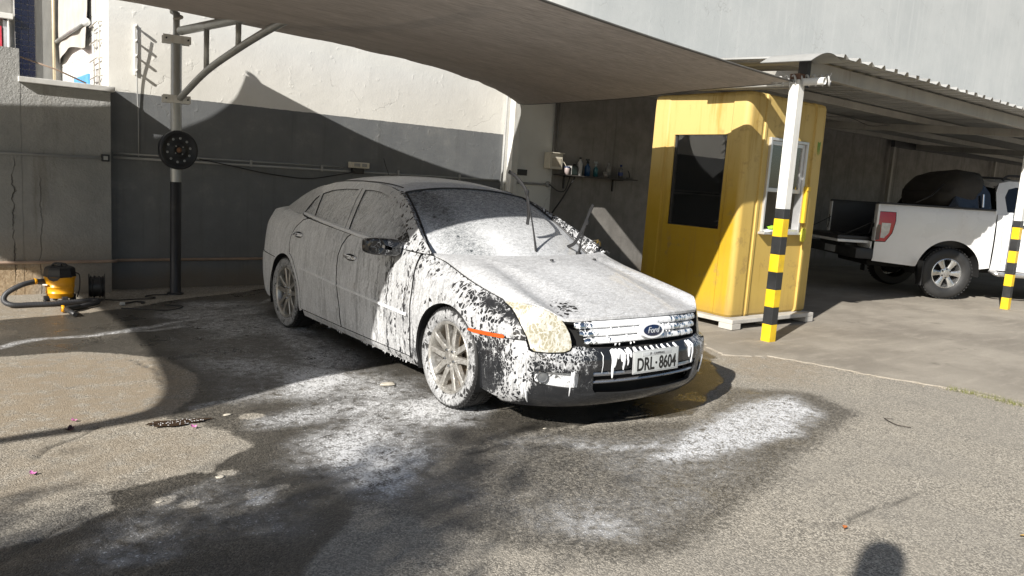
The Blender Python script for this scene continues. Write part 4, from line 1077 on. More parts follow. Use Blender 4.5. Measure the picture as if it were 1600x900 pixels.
# ---- foam: coverage, thickness (partly offsetting sun and shade) and runs, per vertex
def foam_attr(o, fn):
    me = o.data; n = len(me.vertices); co = np.zeros(n * 3); me.vertices.foreach_get("co", co); co = co.reshape(-1, 3)
    c = np.clip(fn(co), 0, 1); ca = me.color_attributes.new("foam", 'FLOAT_COLOR', 'POINT')
    ca.data.foreach_set("color", np.concatenate([c, np.ones((n, 1))], 1).reshape(-1).astype(np.float32))
def foam_mat(name, col, rough, metal=0.0, coat=0.0, spec=.5, cell=30.0):
    t = NT(name); p = t.obj()
    a = t.attr("foam"); sp = t.n("ShaderNodeSeparateColor"); t.L.new(a.outputs["Color"], sp.inputs[0])
    cov, thick, runs = sp.outputs[0], sp.outputs[1], sp.outputs[2]
    warp = t.vadd(t.noise(p, 9, 4, .6, col=True), (.09, .09, .09), 'MULTIPLY')
    pw = t.vadd(p, warp)
    ps = t.scale(pw, (1, 1, .62))
    # open cells in the foam blanket: each has its own threshold
    d = t.vor(ps, cell, 'DISTANCE_TO_EDGE', 0); rnd = t.sep(t.vor(ps, cell, 'F1', 1))[0]
    low = t.noise(p, 5.5, 5, .65)
    need = t.math('ADD', t.math('MULTIPLY', rnd, .70), t.math('MULTIPLY', low, .50))       # 0..1.3
    open_ = t.ramp(t.math('SUBTRACT', need, t.math('ADD', .14, t.math('MULTIPLY', cov, .92))), -.02, .10)
    size = t.math('MULTIPLY', t.fmix(cov, -.012, .25), t.fmix(t.noise(p, 60, 2), .55, 1.45))
    hole = t.math('MULTIPLY', t.ramp(t.math('DIVIDE', t.math('SUBTRACT', d, size), t.fmix(cov, .045, .20)), -.4, .6), open_)
    hole = t.math('MULTIPLY', hole, t.fmix(t.noise(p, 7, 3), .75, 1.25), clamp=True)
    # vertical runs washed through it
    rn = t.noise(t.scale(pw, (46, 46, 2.4)), 1.0, 4, .6)
    rl = t.noise(t.scale(p, (11, 11, 1.2)), 1.0, 3, .5)
    run = t.math('MULTIPLY', t.ramp(t.math('ADD', t.math('MULTIPLY', rn, .6), t.math('MULTIPLY', rl, .4)), .50, .60), runs)
    # ragged clean areas where there is little foam
    rag = t.noise(t.scale(pw, (1, 1, .45)), 26, 6, .72)
    clean = t.ramp(t.math('SUBTRACT', rag, t.math('ADD', .33, t.math('MULTIPLY', cov, .95))), -.05, .07)
    fine = t.noise(t.scale(p, (1, .5, .5)), 150, 4, .7); fine2 = t.noise(t.scale(pw, (1, .35, .11)), 62, 5, .7)
    mask = t.math('MULTIPLY', t.math('SUBTRACT', 1.0, hole), t.math('SUBTRACT', 1.0, run), clamp=True)
    mask = t.math('MULTIPLY', mask, t.math('SUBTRACT', 1.0, clean), clamp=True)
    tx = t.math('ADD', t.math('MULTIPLY', fine, .55), t.math('MULTIPLY', fine2, .45))
    op = t.math('ADD', t.math('MULTIPLY', thick, 1.12), t.math('MULTIPLY', t.math('SUBTRACT', tx, .5), t.fmix(thick, 2.2, 1.7)), clamp=True)
    op = t.math('MULTIPLY', op, mask, clamp=True)
    n1 = t.noise(p, 3, 3)
    bc = t.mix(t.ramp(n1, .3, .7), tuple(c * .85 for c in col), tuple(min(1, c * 1.1) for c in col))
    c = t.mix(op, bc, (.80, .81, .82))
    r = t.fmix(op, rough, .55)
    h = t.math('ADD', t.math('MULTIPLY', mask, .9), t.math('MULTIPLY', t.math('MULTIPLY', tx, mask), 1.0))
    t.base(c, r, t.math('MULTIPLY', t.math('SUBTRACT', 1.0, op), metal) if metal else 0.0, spec, t.bump(h, t.fmix(op, .12, .42), .004))
    if coat: t.set(t.b.inputs["Coat Weight"], t.math('MULTIPLY', t.math('SUBTRACT', 1.0, op), coat)); t.b.inputs["Coat Roughness"].default_value = .04
    return t.m
M_PAINT = foam_mat("foamed_grey_paint", (.018, .019, .021), .2, 0, .6, .35, 36)
M_PAINTB = foam_mat("foam_netted_grey_paint", (.016, .017, .019), .18, 0, .6, .3, 56)
M_CGLASS = foam_mat("foamed_dark_glass", (.012, .016, .020), .04, 0, 0, .6)
M_WSHIELD = foam_mat("foamed_windscreen", (.030, .040, .046), .04, 0, 0, .6, 42)
M_LENS = foam_mat("hazed_headlight_lens", (.30, .275, .19), .25, 0, .5, .5, 46)
M_CHROME = foam_mat("foamed_chrome", (.62, .64, .66), .08, 1.0, 0, .5, 34)
M_RUBBER = foam_mat("foamed_tyre", (.018, .018, .018), .6, 0, 0, .4, 40)
M_RIM = foam_mat("foamed_alloy", (.46, .445, .41), .3, .75, 0, .5, 50)
M_TRIMB = mat("car_black_plastic", (.016, .016, .017), .5, 0, .15)
M_GAP = mat("car_dark_cavity", (.008, .008, .008), .9, 0, .1)
M_AMBER = mat("amber_lens", (.58, .085, .01), .2, 0, .1, 8, .1, 60, coat=.6)
M_FOAM = NT("foam"); _t = M_FOAM; _p = _t.obj(); _t.base(_t.mix(_t.ramp(_t.noise(_p, 60, 4), .3, .7), (.78, .79, .80), (.88, .885, .89)), .5, 0, .4, _t.bump(_t.noise(_p, 150, 4, .7), .5, .004)); M_FOAM = _t.m

car = thing("saloon_car", "dark grey four door saloon car covered in white washing foam", "car", (3.545, 4.003, 0), -math.pi / 2)
def cpart(mb, name, m_, fn=None, parent=None, sharp=38, label=None):
    o = mb.build(name, [m_, M_GAP] if 1 in mb.mi else m_, None, sharp=sharp)
    o.parent = parent or car
    if fn is not None: foam_attr(o, fn)
    if label: o["label"] = label
    return o
def blend(x, pts):  # piecewise linear rows: (x, cov, thick, runs)
    a = np.array(pts); return np.stack([np.interp(x, a[:, 0], a[:, k]) for k in (1, 2, 3)], -1)
def ff_side(P):
    x, z = P[:, 0], P[:, 2]
    c = blend(x, [(-3.9, .99, .68, .10), (-2.2, 1.0, .70, .15), (-1.4, .98, .66, .30), (-1.0, .93, .66, .45), (-.74, .76, .42, 1.0), (-.40, .68, .42, .95), (-.15, .74, .44, .35), (.15, .54, .44, .2), (.45, .40, .44, .15), (.62, .30, .42, .15)])  # thinner foam forward, further cut to offset direct sun; thicker on shaded doors
    # darker open band below the bonnet edge of the wing
    zt = np.where(x > -.6, ztop_f(x), 9.); band = np.exp(-((zt - .05 - z) / .045) ** 2) * sstep(x, -.5, -.3)
    c[:, 0] -= .24 * band
    up = sstep(x, -.05, .35) * sstep(z, .56, .80); c[:, 0] -= .06 * up
    # runs thin out near the sill
    c[:, 0] -= .25 * sstep(.30 - z, 0, .08) * sstep(x, -.9, -.5)
    return c
def ff_bumper(P):
    x, y, z = P.T
    n = len(x); c = np.zeros((n, 3)); c[:, 0] = .085; c[:, 1] = .46; c[:, 2] = .25
    c[:, 0] += .07 * sstep(z, .35, .52)
    c[:, 0] *= sstep(z, .20, .34) * .85 + .15
    c[:, 0] += .12 * sstep(z, .50, .545)
    ya = np.abs(y)
    c[:, 0] += .55 * np.exp(-((ya - .795) / .032) ** 2) * sstep(z, .165, .18)                 # thick run behind the fog lamp
    c[:, 0] += .18 * np.exp(-((ya - .62) / .11) ** 2) * sstep(z, .38, .43)                  # below the headlight
    c[:, 0] -= .25 * sstep(.45 - ya, 0, .06)
    return c
def ff_const(a, b_, c_): return lambda P: np.tile((a, b_, c_), (len(P), 1)).astype(float)
def ff_hood(P):
    x, y, z = P.T; c = np.tile((1.0, .52, .0), (len(x), 1)).astype(float)
    c[:, 1] += .10 * np.exp(-((y + .05) / .25) ** 2) * np.exp(-((x - .25) / .3) ** 2)
    spot = np.exp(-(((x - .68) / .10) ** 2 + ((y + .50) / .11) ** 2))
    c[:, 0] -= .75 * spot; c[:, 1] -= .1 * spot
    return c
def ff_ws(P):
    x, y, z = P.T; c = np.tile((.98, .54, .0), (len(x), 1)).astype(float)
    left = np.exp(-(((y + .48) / .16) ** 2)); c[:, 0] -= .22 * left; c[:, 1] -= .22 * left
    c[:, 1] -= .18 * sstep(z, 1.08, 1.25)
    c[:, 1] += .15 * np.exp(-(((y + .2) / .09) ** 2)) * sstep(1.15 - z, 0, .1)
    return c
def ff_roof(P):
    c = np.tile((.99, .68, .0), (len(P), 1)).astype(float); return c
def ff_frame(P):
    x, y, z = P.T; c = blend(x, [(-3.4, .97, .5, .1), (-2.0, .93, .5, .1), (-1.5, .80, .5, .1), (-1.1, .55, .45, .1), (-.6, .45, .42, .1), (-.3, .45, .42, .1)]); return c
def ff_win(P):
    x, y, z = P.T; c = blend(x, [(-2.7, .95, .46, .35), (-1.7, .95, .45, .35), (-1.0, .90, .42, .4), (-.86, .75, .30, .1), (-.74, .2, .2, 0), (-.6, .2, .2, 0)]); return c

RF, RR = .352, .358          # wheel arch radii
AZ = .325
def arc(cx, cz, r, a0, a1, n): return [(cx + r * math.cos(a0 + (a1 - a0) * k / n), cz + r * math.sin(a0 + (a1 - a0) * k / n)) for k in range(n + 1)]
HL = [(1.126,.758),(1.0,.768),(.89,.764),(.82,.753),(.759,.736),(.715,.718),(.679,.698),(.645,.662),(.618,.62),(.606,.58),(.602,.548),(.615,.53),(.652,.520),(.75,.514),(.835,.514),(.862,.525),(.875,.55),(.893,.590),(.925,.635),(.958,.674),(1.0,.708),(1.046,.733)]
def topf(x): return float(ztop_f(x))
bz = lambda x: float(cbelt(x)) - .010
g = .0045
for s in (-1, 1):
    fm = sided(s); gm_ = gsided(s)
    # wing
    pl = [(-.425 + g, .215), (-.425 + g, .60), (-.42 + g, .93)] + [(x, topf(x) - .003) for x in np.linspace(-.405, .425, 26)]
    pl = xz(pl) + [(1.126 + .006, .752), (1.05, .724), (1.005, .699), (.965, .668), (.932, .630), (.900, .588), (.897, .5675)] + xz([(.60, .5665), (.45, .563), (.34, .5585)])
    arcp = arc(0, AZ, RF, math.asin((.5585 - AZ) / RF), math.pi + .36, 30)
    pl += xz(arcp) + xz([(-.345, .203)])
    b = MB(); poly_patch(b, pl, [], fm, .028, .018, .02); cpart(b, "front_wing", M_PAINT, ff_side)
    # headlamp
    b = MB(); poly_patch(b, HL, [], lambda u, z, o_: CM(np.asarray(u) * s, z, o_ + .002), .02, .014, .03); hl = cpart(b, "headlamp", M_LENS, ff_const(.40, .24, .0))
    # orange side marker
    b = MB(); poly_patch(b, xz([(.24, .557), (.30, .552), (.535, .560), (.545, .572), (.53, .583), (.25, .571)]), [], lambda u, z, o_: CM(np.asarray(u) * s, z, o_ + .006), .02, .012, .012); cpart(b, "side_marker", M_AMBER)
    # doors
    fd = [(-.441, .240), (-.436, .60), (-.434, bz(-.43))] + [(x, bz(x)) for x in np.linspace(-.5, -1.46, 18)] + [(-1.50, .955), (-1.56, .88), (-1.592, .80), (-1.59, .70), (-1.565, .56), (-1.525, .38), (-1.507, .238)]
    b = MB(); poly_patch(b, xz(fd), [], fm, .03, .02, .018); d1 = cpart(b, "front_door", M_PAINT, ff_side)
    rdr = [(-1.521, .238), (-1.539, .38), (-1.579, .56), (-1.604, .70), (-1.606, .80), (-1.574, .885), (-1.514, .96), (-1.481, bz(-1.47))] + [(x, bz(x)) for x in np.linspace(-1.55, -2.37, 14)] + [(-2.45, 1.01), (-2.55, .93), (-2.605, .85), (-2.61, .78), (-2.585, .71)]
    rdr += [(x, z) for x, z in arc(-2.728, AZ, .405, 1.24, -.2, 14)][0:] + [(-2.285, .242)]
    b = MB(); poly_patch(b, xz(rdr), [], fm, .03, .02, .018); d2 = cpart(b, "rear_door", M_PAINT, ff_side)
    # rubbing strips and door bottoms
    def strip(x0, z0, x1, z1, hh, off, nm, par, m_, fn):
        b = MB(); Q = []
        for k in range(25):
            u = k / 24; x = x0 + (x1 - x0) * u; z = z0 + (z1 - z0) * u; row = []
            for dz, oo in ((-hh, 0), (-hh * .8, off), (0, off * 1.3), (hh * .8, off), (hh, 0)): row.append(CM(s * u_of_x(x), z + dz, oo))
            Q.append(row)
        b.grid(np.array(Q).reshape(25, 5, 3), True); return cpart(b, nm, m_, fn, par)
    strip(-1.575, .566, -2.32, .606, .011, .007, "rubbing_strip", d2, M_PAINT, ff_const(1, .8, .0))
    strip(-.47, .522, -1.555, .564, .011, .007, "rubbing_strip", d1, M_PAINT, ff_const(1, .8, .1))
    # handles
    for hx, hz, dp in ((-1.38, .812, d1), (-2.44, .885, d2)):
        b = MB(); Q = []
        for k in range(15):
            u = k / 14; x = hx + .10 - .20 * u; e = .030 * (1 - (2 * u - 1) ** 6); row = []
            for a in np.linspace(0, 2 * math.pi, 9): row.append(CM(s * u_of_x(x), hz + .014 * math.sin(a), e + .010 * math.cos(a) - .004))
            Q.append(row)
        b.grid(np.array(Q).reshape(15, 9, 3), True); cpart(b, "handle", M_CHROME, ff_const(.35, .7, .0), dp)
        b = MB(); Q = np.array([[CM(s * u_of_x(hx + .095 * math.cos(a) * r_), hz + .026 * math.sin(a) * r_ - .004, .0015 - .010 * (1 - r_) ** .5 * 0 + .001) for a in np.linspace(0, 2 * math.pi, 19)] for r_ in (1.0, .5, .02)]).reshape(3, 19, 3)
        b.grid(Q, True); cpart(b, "handle_cup", M_GAP, None, dp)
    # rear quarter
    q = [(-2.595, .70)] + [(-2.62, .78), (-2.615, .85), (-2.56, .935), (-2.46, 1.018), (-2.40, bz(-2.4))] + [(x, z) for x, z in ((-2.55, 1.048), (-2.7, 1.062), (-3.0, 1.070), (-3.3, 1.066), (-3.55, 1.052), (-3.66, 1.03))] + [(-3.64, .95), (-3.58, .80), (-3.55, .66)] + [(-3.3, .640), (-3.06, .632)]
    ar_ = arc(-2.728, AZ, RR, math.pi - math.asin((.60 - AZ) / RR), 1.155, 14)
    q += [(-2.728 + RR * math.cos(math.pi - math.asin((.605 - AZ) / RR)), .628)] + ar_ + [(-2.575, .675)]
    b = MB(); poly_patch(b, xz(q), [], fm, .03, .02, .02); cpart(b, "rear_quarter", M_PAINT, ff_side)
    # sill
    sl = [(-.375, .178), (-.43, .228)] + [(-.44, .233), (-1.5, .231), (-2.29, .235), (-2.30, .20), (-2.33, .178)]
    b = MB(); poly_patch(b, xz(sl), [], fm, .03, .02, .03); cpart(b, "sill", M_PAINT, ff_side)
    # arch trim between rear door and wheel
    at_ = arc(-2.728, AZ, RR, 1.13, -.33, 16) + [(-2.305, .236)] + arc(-2.728, AZ, .398, -.20, 1.22, 14)
    b = MB(); poly_patch(b, xz(at_), [], fm, .02, .015, .02); cpart(b, "rear_arch_lip", M_PAINT, ff_side)
    # window frame ring on the cabin side
    ridge = [(-.31, .957), (-.42, 1.005), (-.549, 1.063), (-.66, 1.12), (-.779, 1.179), (-.90, 1.236), (-1.034, 1.289), (-1.2, 1.337), (-1.4, 1.368), (-1.6, 1.382), (-1.9, 1.385), (-2.24, 1.372), (-2.45, 1.35), (-2.62, 1.318), (-2.846, 1.248), (-3.05, 1.175), (-3.25, 1.098)]
    wq = [(-2.635, 1.07), (-2.60, 1.20), (-2.56, 1.232), (-2.395, 1.066)]
    wr = [(-2.345, 1.060), (-2.515, 1.250), (-2.35, 1.288), (-2.1, 1.312), (-1.86, 1.320), (-1.68, 1.025)]
    wfp = [(-1.56, 1.012), (-1.745, 1.320), (-1.6, 1.324), (-1.45, 1.316), (-1.3, 1.293), (-1.15, 1.250), (-1.006, 1.191), (-.88, 1.138), (-.753, 1.083), (-.67, 1.040), (-.63, 1.012), (-.66, .998), (-1.15, 1.0)]
    bl = [(x, float(cbelt(x)) - .004) for x in (-3.2, -3.0, -2.8, -2.6, -2.4, -2.1, -1.8, -1.46, -1.1, -.8, -.5, -.40)]
    b = MB(); poly_patch(b, ridge + [(-3.28, 1.075)] + bl, [wq, wr, wfp], gm_, .035, .022, .014); cpart(b, "cabin_frame", M_PAINT, ff_frame)
    for nm, wp in (("quarter_window", wq), ("rear_side_window", wr), ("front_side_window", wfp)):
        b = MB(); poly_patch(b, wp, [], lambda x, z, o_: (lambda p: p)(gm_(x, z, o_ - .009)), .03, .02, .004); cpart(b, nm, M_CGLASS, ff_win)
    # belt moulding, bright with foam
    b = MB(); Q = []
    for k in range(40):
        x = -.62 - k / 39 * 1.98; z = float(cbelt(x)) + .004; row = []
        for dz, oo in ((-.012, 0), (-.008, .008), (.006, .010), (.012, .004), (.012, -.008)):
            p = CG(x, z + dz, oo); row.append((p[0], p[1] * s, p[2]))
        Q.append(row)
    b.grid(np.array(Q), True); cpart(b, "belt_moulding", M_CHROME, ff_const(1, .75, .05))
    # door frame shut line between front and rear windows (dark slot)
    b = MB(); Q = np.array([[(lambda p: (p[0], p[1] * s, p[2]))(CG(x0 + dx, z0, .0015)) for dx in (-.004, .004)] for x0, z0 in ((-1.62, 1.0), (-1.70, 1.13), (-1.77, 1.24), (-1.81, 1.33))])
    b.grid(Q, True); cpart(b, "shut_line", M_GAP)
    # mirror
    mc = Vector((-.70, s * .99, .965)); b = MB(); Q = []
    for k in range(13):
        v = -1 + 2 * k / 12; e = max(.03, (1 - abs(v) ** 4.5)) ** .45; row = []
        for a in np.linspace(0, 2 * math.pi, 25):
            ca_, sa_ = math.cos(a), math.sin(a); p_ = 4.2
            yy = .125 * math.copysign(abs(ca_) ** (2 / p_), ca_); zz_ = .060 * math.copysign(abs(sa_) ** (2 / p_), sa_)
            f = e if v > 0 else min(1, e * 1.25) ; row.append(mc + Vector((v * .060 + (.02 * yy / .125) * s * -1 * 0 + -.03 * (yy / .125), s * yy * f * (1 - .12 * max(0, v)), zz_ * f + .006 * yy / .125)))
        Q.append([tuple(r_) for r_ in row])
    b.grid(np.array(Q), True); mi = cpart(b, "door_mirror", M_PAINTB, ff_const(.10, .7, .0))
    b = MB(); b.tube([mc + Vector((-.01, -s * .06, -.045)), mc + Vector((.02, -s * .13, -.045)), (-.66, s * .835, .94)], [.028, .026, .034], 10, True, .7); cpart(b, "mirror_stalk", M_TRIMB, None, mi)
    # wheel arch liner
    for cx, R_ in ((0, RF), (-2.728, RR)):
        b = MB(); Q = [[(cx + (R_ + .004) * math.cos(a), s * y, AZ + (R_ + .004) * math.sin(a)) for y in (.885, .80, .55)] for a in np.linspace(-.42, math.pi + .42, 26)]
        b.grid(np.array(Q), True)
        b.add([(cx, s * .55, AZ)] + [(cx + (R_ + .004) * math.cos(a), s * .55, AZ + (R_ + .004) * math.sin(a)) for a in np.linspace(-.42, math.pi + .42, 26)], [(0, i, i + 1) for i in range(1, 26)])
        cpart(b, "arch_liner", M_GAP)

# front bumper with lower grille and fog lamp openings
def loop_sym(R): return [(-u, z) for u, z in R] + [(u, z) for u, z in reversed(R)]
xs_ = xz([(.34, .5535), (.45, .558), (.60, .5615)])
rb = [(0.0, .184), (.35, .182), (.62, .176), (.80, .168), (.95, .160)] + xz([(.48, .155), (.467, .186)])
arcb = xz(arc(0, AZ, RF, math.asin((.186 - AZ) / RF) if False else -.405, math.asin((.5535 - AZ) / RF), 12))
right = rb + arcb[1:] + xs_ + [(.897, .5625), (.888, .545), (.872, .515), (.845, .507), (.75, .507), (.652, .513), (.606, .524), (.594, .54), (.58, .548), (.52, .548), (.50, .540), (.2, .533), (0, .532)]
outer = [(-u, z) for u, z in right] + [(u, z) for u, z in reversed(right[1:-1])]
lowg = [(-.465, .408), (-.455, .30), (-.43, .272), (-.2, .255), (0, .252), (.2, .255), (.43, .272), (.455, .30), (.465, .408), (.2, .415), (0, .416), (-.2, .415)]
fogs = [(.545, .398), (.70, .402), (.80, .401), (.832, .392), (.838, .37), (.825, .335), (.79, .322), (.60, .306), (.545, .306)]
b = MB(); poly_patch(b, outer, [lowg, [(-u, z) for u, z in fogs], fogs], fCM, .026, .016, .03)
bumper = cpart(b, "front_bumper", M_PAINTB, ff_bumper)
# bright lower lip bars
for zc, hh, m_ in ((.388, .016, M_CHROME), (.338, .011, M_CHROME)):
    b = MB(); Q = []
    for k in range(41):
        u = -.46 + .92 * k / 40; row = []
        for a in np.linspace(0, 2 * math.pi, 9): row.append(CM(u, zc + hh * math.sin(a) + .012 * abs(u) * .3, -.022 + .016 * math.cos(a)))
        Q.append(row)
    b.grid(np.array(Q).reshape(41, 9, 3), True); cpart(b, "lower_bar", mat("satin_lower_bar", (.42, .42, .43), .3, .8, .08), None, bumper)
b = MB(); b.grid(np.array([[CM(u, z, -.10) for z in (.22, .33, .43)] for u in np.linspace(-.52, .52, 21)]).reshape(21, 3, 3), True); cpart(b, "lower_grille_back", M_GAP, None, bumper)
for s in (-1, 1):
    b = MB(); poly_patch(b, [(u * 1.0, z) for u, z in fogs], [], lambda u, z, o_: CM(np.asarray(u) * s, z, o_ - .028), .03, .02, .005); fl = cpart(b, "fog_lamp_bezel", M_CHROME, ff_const(.55, .7, .1), bumper)
    c0 = CM(s * .775, .365, -.022); nrm = Vector((.80, s * .6, 0)).normalized()
    b = MB(); b.lathe([(.034, -.01), (.034, .012), (.030, .016), (.024, .012), (0, .016)], 24, axisM(c0, nrm)); cpart(b, "fog_lamp", mat("fog_lens", (.10, .105, .11), .08, 0, .1, coat=.5), None, fl)

# grille: three chrome bars, dark back
b = MB(); b.grid(np.array([[CM(u, z, -.075) for z in np.linspace(.52, .72, 4)] for u in np.linspace(-.62, .62, 25)]).reshape(25, 4, 3), True); grille = cpart(b, "grille", M_GAP)
for zc, hw, hh in ((.677, .585, .0218), (.630, .548, .0212), (.584, .515, .0208)):
    b = MB(); Q = []
    for k in range(61):
        u = -hw + 2 * hw * k / 60; row = []
        ee = min(1, (hw - abs(u)) / .02 + .25); zz_ = zc - .010 * (u / .58) ** 2
        for dz, oo in ((-1, -.03), (-.95, -.006), (-.6, .004), (0, .006), (.6, .002), (.95, -.008), (1, -.03)): row.append(CM(u, zz_ + dz * hh * (.6 + .4 * ee), oo - .008 * (1 - ee)))
        Q.append(row)
    def ffg(P):
        y = P[:, 1]; c = np.tile((.62, .85, .0), (len(y), 1)).astype(float)
        c[:, 0] += .28 * np.exp(-((y + .17) / .23) ** 2); c[:, 0] -= .42 * np.exp(-((y + .50) / .10) ** 2) + .36 * np.exp(-((y - .36) / .17) ** 2); return c
    b.grid(np.array(Q).reshape(61, 7, 3), True); cpart(b, "grille_bar", M_CHROME, ffg, grille)
# emblem: blue oval with white script, on a bright ring
ec = CM(0, .626, .018); en = Vector((1, 0, .18)).normalized()
def oval(mb, a, bb, zo, thick_, seg=40):
    Mz = axisM(ec, en); vs = []
    for r_, dz in ((1, 0), (1, thick_), (.96, thick_ * 1.25)):
        for k in range(seg):
            t_ = 2 * math.pi * k / seg; vs.append(Mz @ Vector((a * r_ * math.cos(t_), bb * r_ * math.sin(t_), zo + dz)))
    fs = [(i * seg + k, i * seg + (k + 1) % seg, (i + 1) * seg + (k + 1) % seg, (i + 1) * seg + k) for i in range(2) for k in range(seg)] + [tuple(2 * seg + k for k in range(seg))]
    mb.add(vs, fs, False)
b = MB(); oval(b, .108, .050, -.02, .026); emb = cpart(b, "emblem", M_CHROME, ff_const(1, .95, 0))
b = MB(); oval(b, .081, .034, .0128, .003); bo_ = cpart(b, "emblem_oval", mat("emblem_blue", (.006, .014, .05), .12, 0, .3, 30, coat=.7), None, emb)
def text_mesh(txt, size, M_, m_, name, parent, shear=0.0, extrude=.0012, spacing=1.0, offset=0.0):
    cu = bpy.data.curves.new("txt", 'FONT'); cu.body = txt; cu.size = size; cu.align_x = 'CENTER'; cu.align_y = 'CENTER'; cu.extrude = extrude; cu.shear = shear; cu.space_character = spacing; cu.offset = offset; cu.resolution_u = 4
    o = bpy.data.objects.new("txt", cu); COL.objects.link(o); bpy.context.view_layer.update()
    me = bpy.data.meshes.new_from_object(o.evaluated_get(bpy.context.evaluated_depsgraph_get()))
    bpy.data.objects.remove(o); bpy.data.curves.remove(cu)
    me.transform(M_); me.materials.clear(); me.materials.append(m_); me.name = name
    o2 = bpy.data.objects.new(name, me); COL.objects.link(o2); o2.parent = parent; return o2
Mt = axisM(ec + 0 * ec, en)
text_mesh("Ford", .052, axisM(Vector(ec) + en * .0172, en), mat("emblem_script", (.72, .74, .76), .2, .5, .05), "emblem_script", emb, .35)
# number plate
pc = Vector((.978, 0, .452)); plate = None
PM = axisM(pc, Vector((1, 0, .05)).normalized())
b = MB(); b.bbox((-.205, -.070, -.004), (.205, .070, .002), .003, PM); plate = cpart(b, "number_plate", mat("plate_frame", (.55, .56, .56), .35, .3, .06), None, bumper)
b = MB(); b.bbox((-.196, -.061, .002), (.196, .061, .0045), .002, PM); cpart(b, "plate_field", mat("plate_grey_white", (.50, .52, .51), .45, 0, .06, 20, .03, 40, ((.45, .47, .47), .4)), None, None)
pf = [o for o in car.children if o.name.startswith("plate_field")][0]; pf.parent = plate
Mk = mat("plate_black", (.012, .012, .012), .4, 0, .05)
text_mesh("DRL", .098, PM @ Matrix.Translation((-.098, -.018, .0052)) @ Matrix.Diagonal((.86, 1.12, 1, 1)), Mk, "plate_letters", plate, 0, .0008, 1.0, .0022)
text_mesh("·", .098, PM @ Matrix.Translation((-.004, -.018, .0052)), Mk, "plate_dot", plate, 0, .0008, 1.0, .002)
text_mesh("8604", .098, PM @ Matrix.Translation((.100, -.018, .0052)) @ Matrix.Diagonal((.80, 1.12, 1, 1)), Mk, "plate_numbers", plate, 0, .0008, 1.0, .0022)
b = MB(); b.bbox((-.13, .034, .0045), (.13, .056, .006), .001, PM); tb = cpart(b, "plate_tab", mat("plate_tab_metal", (.58, .60, .61), .35, .3, .05), None, None); tb.parent = plate
text_mesh("SP - CAMPINAS", .020, PM @ Matrix.Translation((0, .045, .0066)), Mk, "plate_town", plate, 0, .0004)

# bonnet
NV, NW = 30, 41
ws_ = np.linspace(-1, 1, NW)
def side_c(v):
    x = -.385 + (.432 + .385) * v; return CM(u_of_x(x), float(ztop_f(x)) + .004, .004) - np.array([0, .008, 0])
fr_pts = crom([tuple(CM(u, z, .004)) for u, z in ((0, .716), (.2, .715), (.4, .712), (.55, .706), (.63, .700), (.679, .708), (.759, .744), (.85, .768), (.97, .774), (1.126, .765))], 6)
fr_a = np.array([tuple(p) for p in fr_pts]); fl_ = np.concatenate([[0], np.cumsum(np.linalg.norm(np.diff(fr_a, axis=0), axis=1))]); fl_ /= fl_[-1]
def front_c(w_):
    a = abs(w_); return np.array([np.interp(a, fl_, fr_a[:, 0]), math.copysign(1, w_) * np.interp(a, fl_, fr_a[:, 1]), np.interp(a, fl_, fr_a[:, 2])])
s0 = side_c(0)
def rear_c(w_): return np.array([-.225 - (.225 * -1 + -s0[0]) * abs(w_) ** 2.2, s0[1] * w_, .946 + (s0[2] - .946) * abs(w_) ** 3])
Q = np.zeros((NV, NW, 3))
def sd_(v, sg):
    p = side_c(v) if v < .999 else front_c(1.0); p = p.copy(); p[1] *= sg; return p
for i in range(NV):
    v = i / (NV - 1)
    for j, w_ in enumerate(ws_):
        L_ = (w_ + 1) / 2
        ruled = (1 - v) * rear_c(w_) + v * front_c(w_) + (1 - L_) * sd_(v, -1) + L_ * sd_(v, 1)
        bil = (1 - v) * ((1 - L_) * rear_c(-1) + L_ * rear_c(1)) + v * ((1 - L_) * front_c(-1) + L_ * front_c(1))
        p = ruled - bil
        cr_ = math.sin(math.pi * min(1, v * .95 + .03)) * (1 - abs(w_) ** 2.5)
        p[2] += .034 * cr_
        yb = abs(p[1]); p[2] += .007 * math.exp(-((yb - (.30 + .16 * (1 - v))) / .05) ** 2) * math.sin(math.pi * v) - .004 * math.exp(-((yb - (.40 + .16 * (1 - v))) / .05) ** 2) * math.sin(math.pi * v)
        Q[i, j] = p
b = MB(); b.grid(Q, True)
edge = [Q[0, j] for j in range(NW)] + [Q[i, -1] for i in range(1, NV)] + [Q[-1, j] for j in range(NW - 2, -1, -1)] + [Q[i, 0] for i in range(NV - 2, 0, -1)]
E0 = np.array(edge); E1 = E0 - np.array([0, 0, .016]); E1[:, 1] *= .996; n = len(E0)
b.add(np.vstack([E0, E1]), [(i, (i + 1) % n, n + (i + 1) % n, n + i) for i in range(n)], True)
bonnet = cpart(b, "bonnet", M_PAINT, ff_hood, sharp=50)
b = MB(); b.grid(Q * np.array([1, .97, 1]) - np.array([0, 0, .03]), True); cpart(b, "engine_bay_cover", M_GAP)
for yy, xx in ((-.02, -.05), (.46, -.12)):
    zz_ = .944 if abs(yy) < .2 else .935
    b = MB(); b.lathe([(.014, 0), (.012, .012), (0, .014)], 10, rotM((xx + .02, yy, zz_ - .008))); cpart(b, "washer_jet", M_TRIMB, None, bonnet)

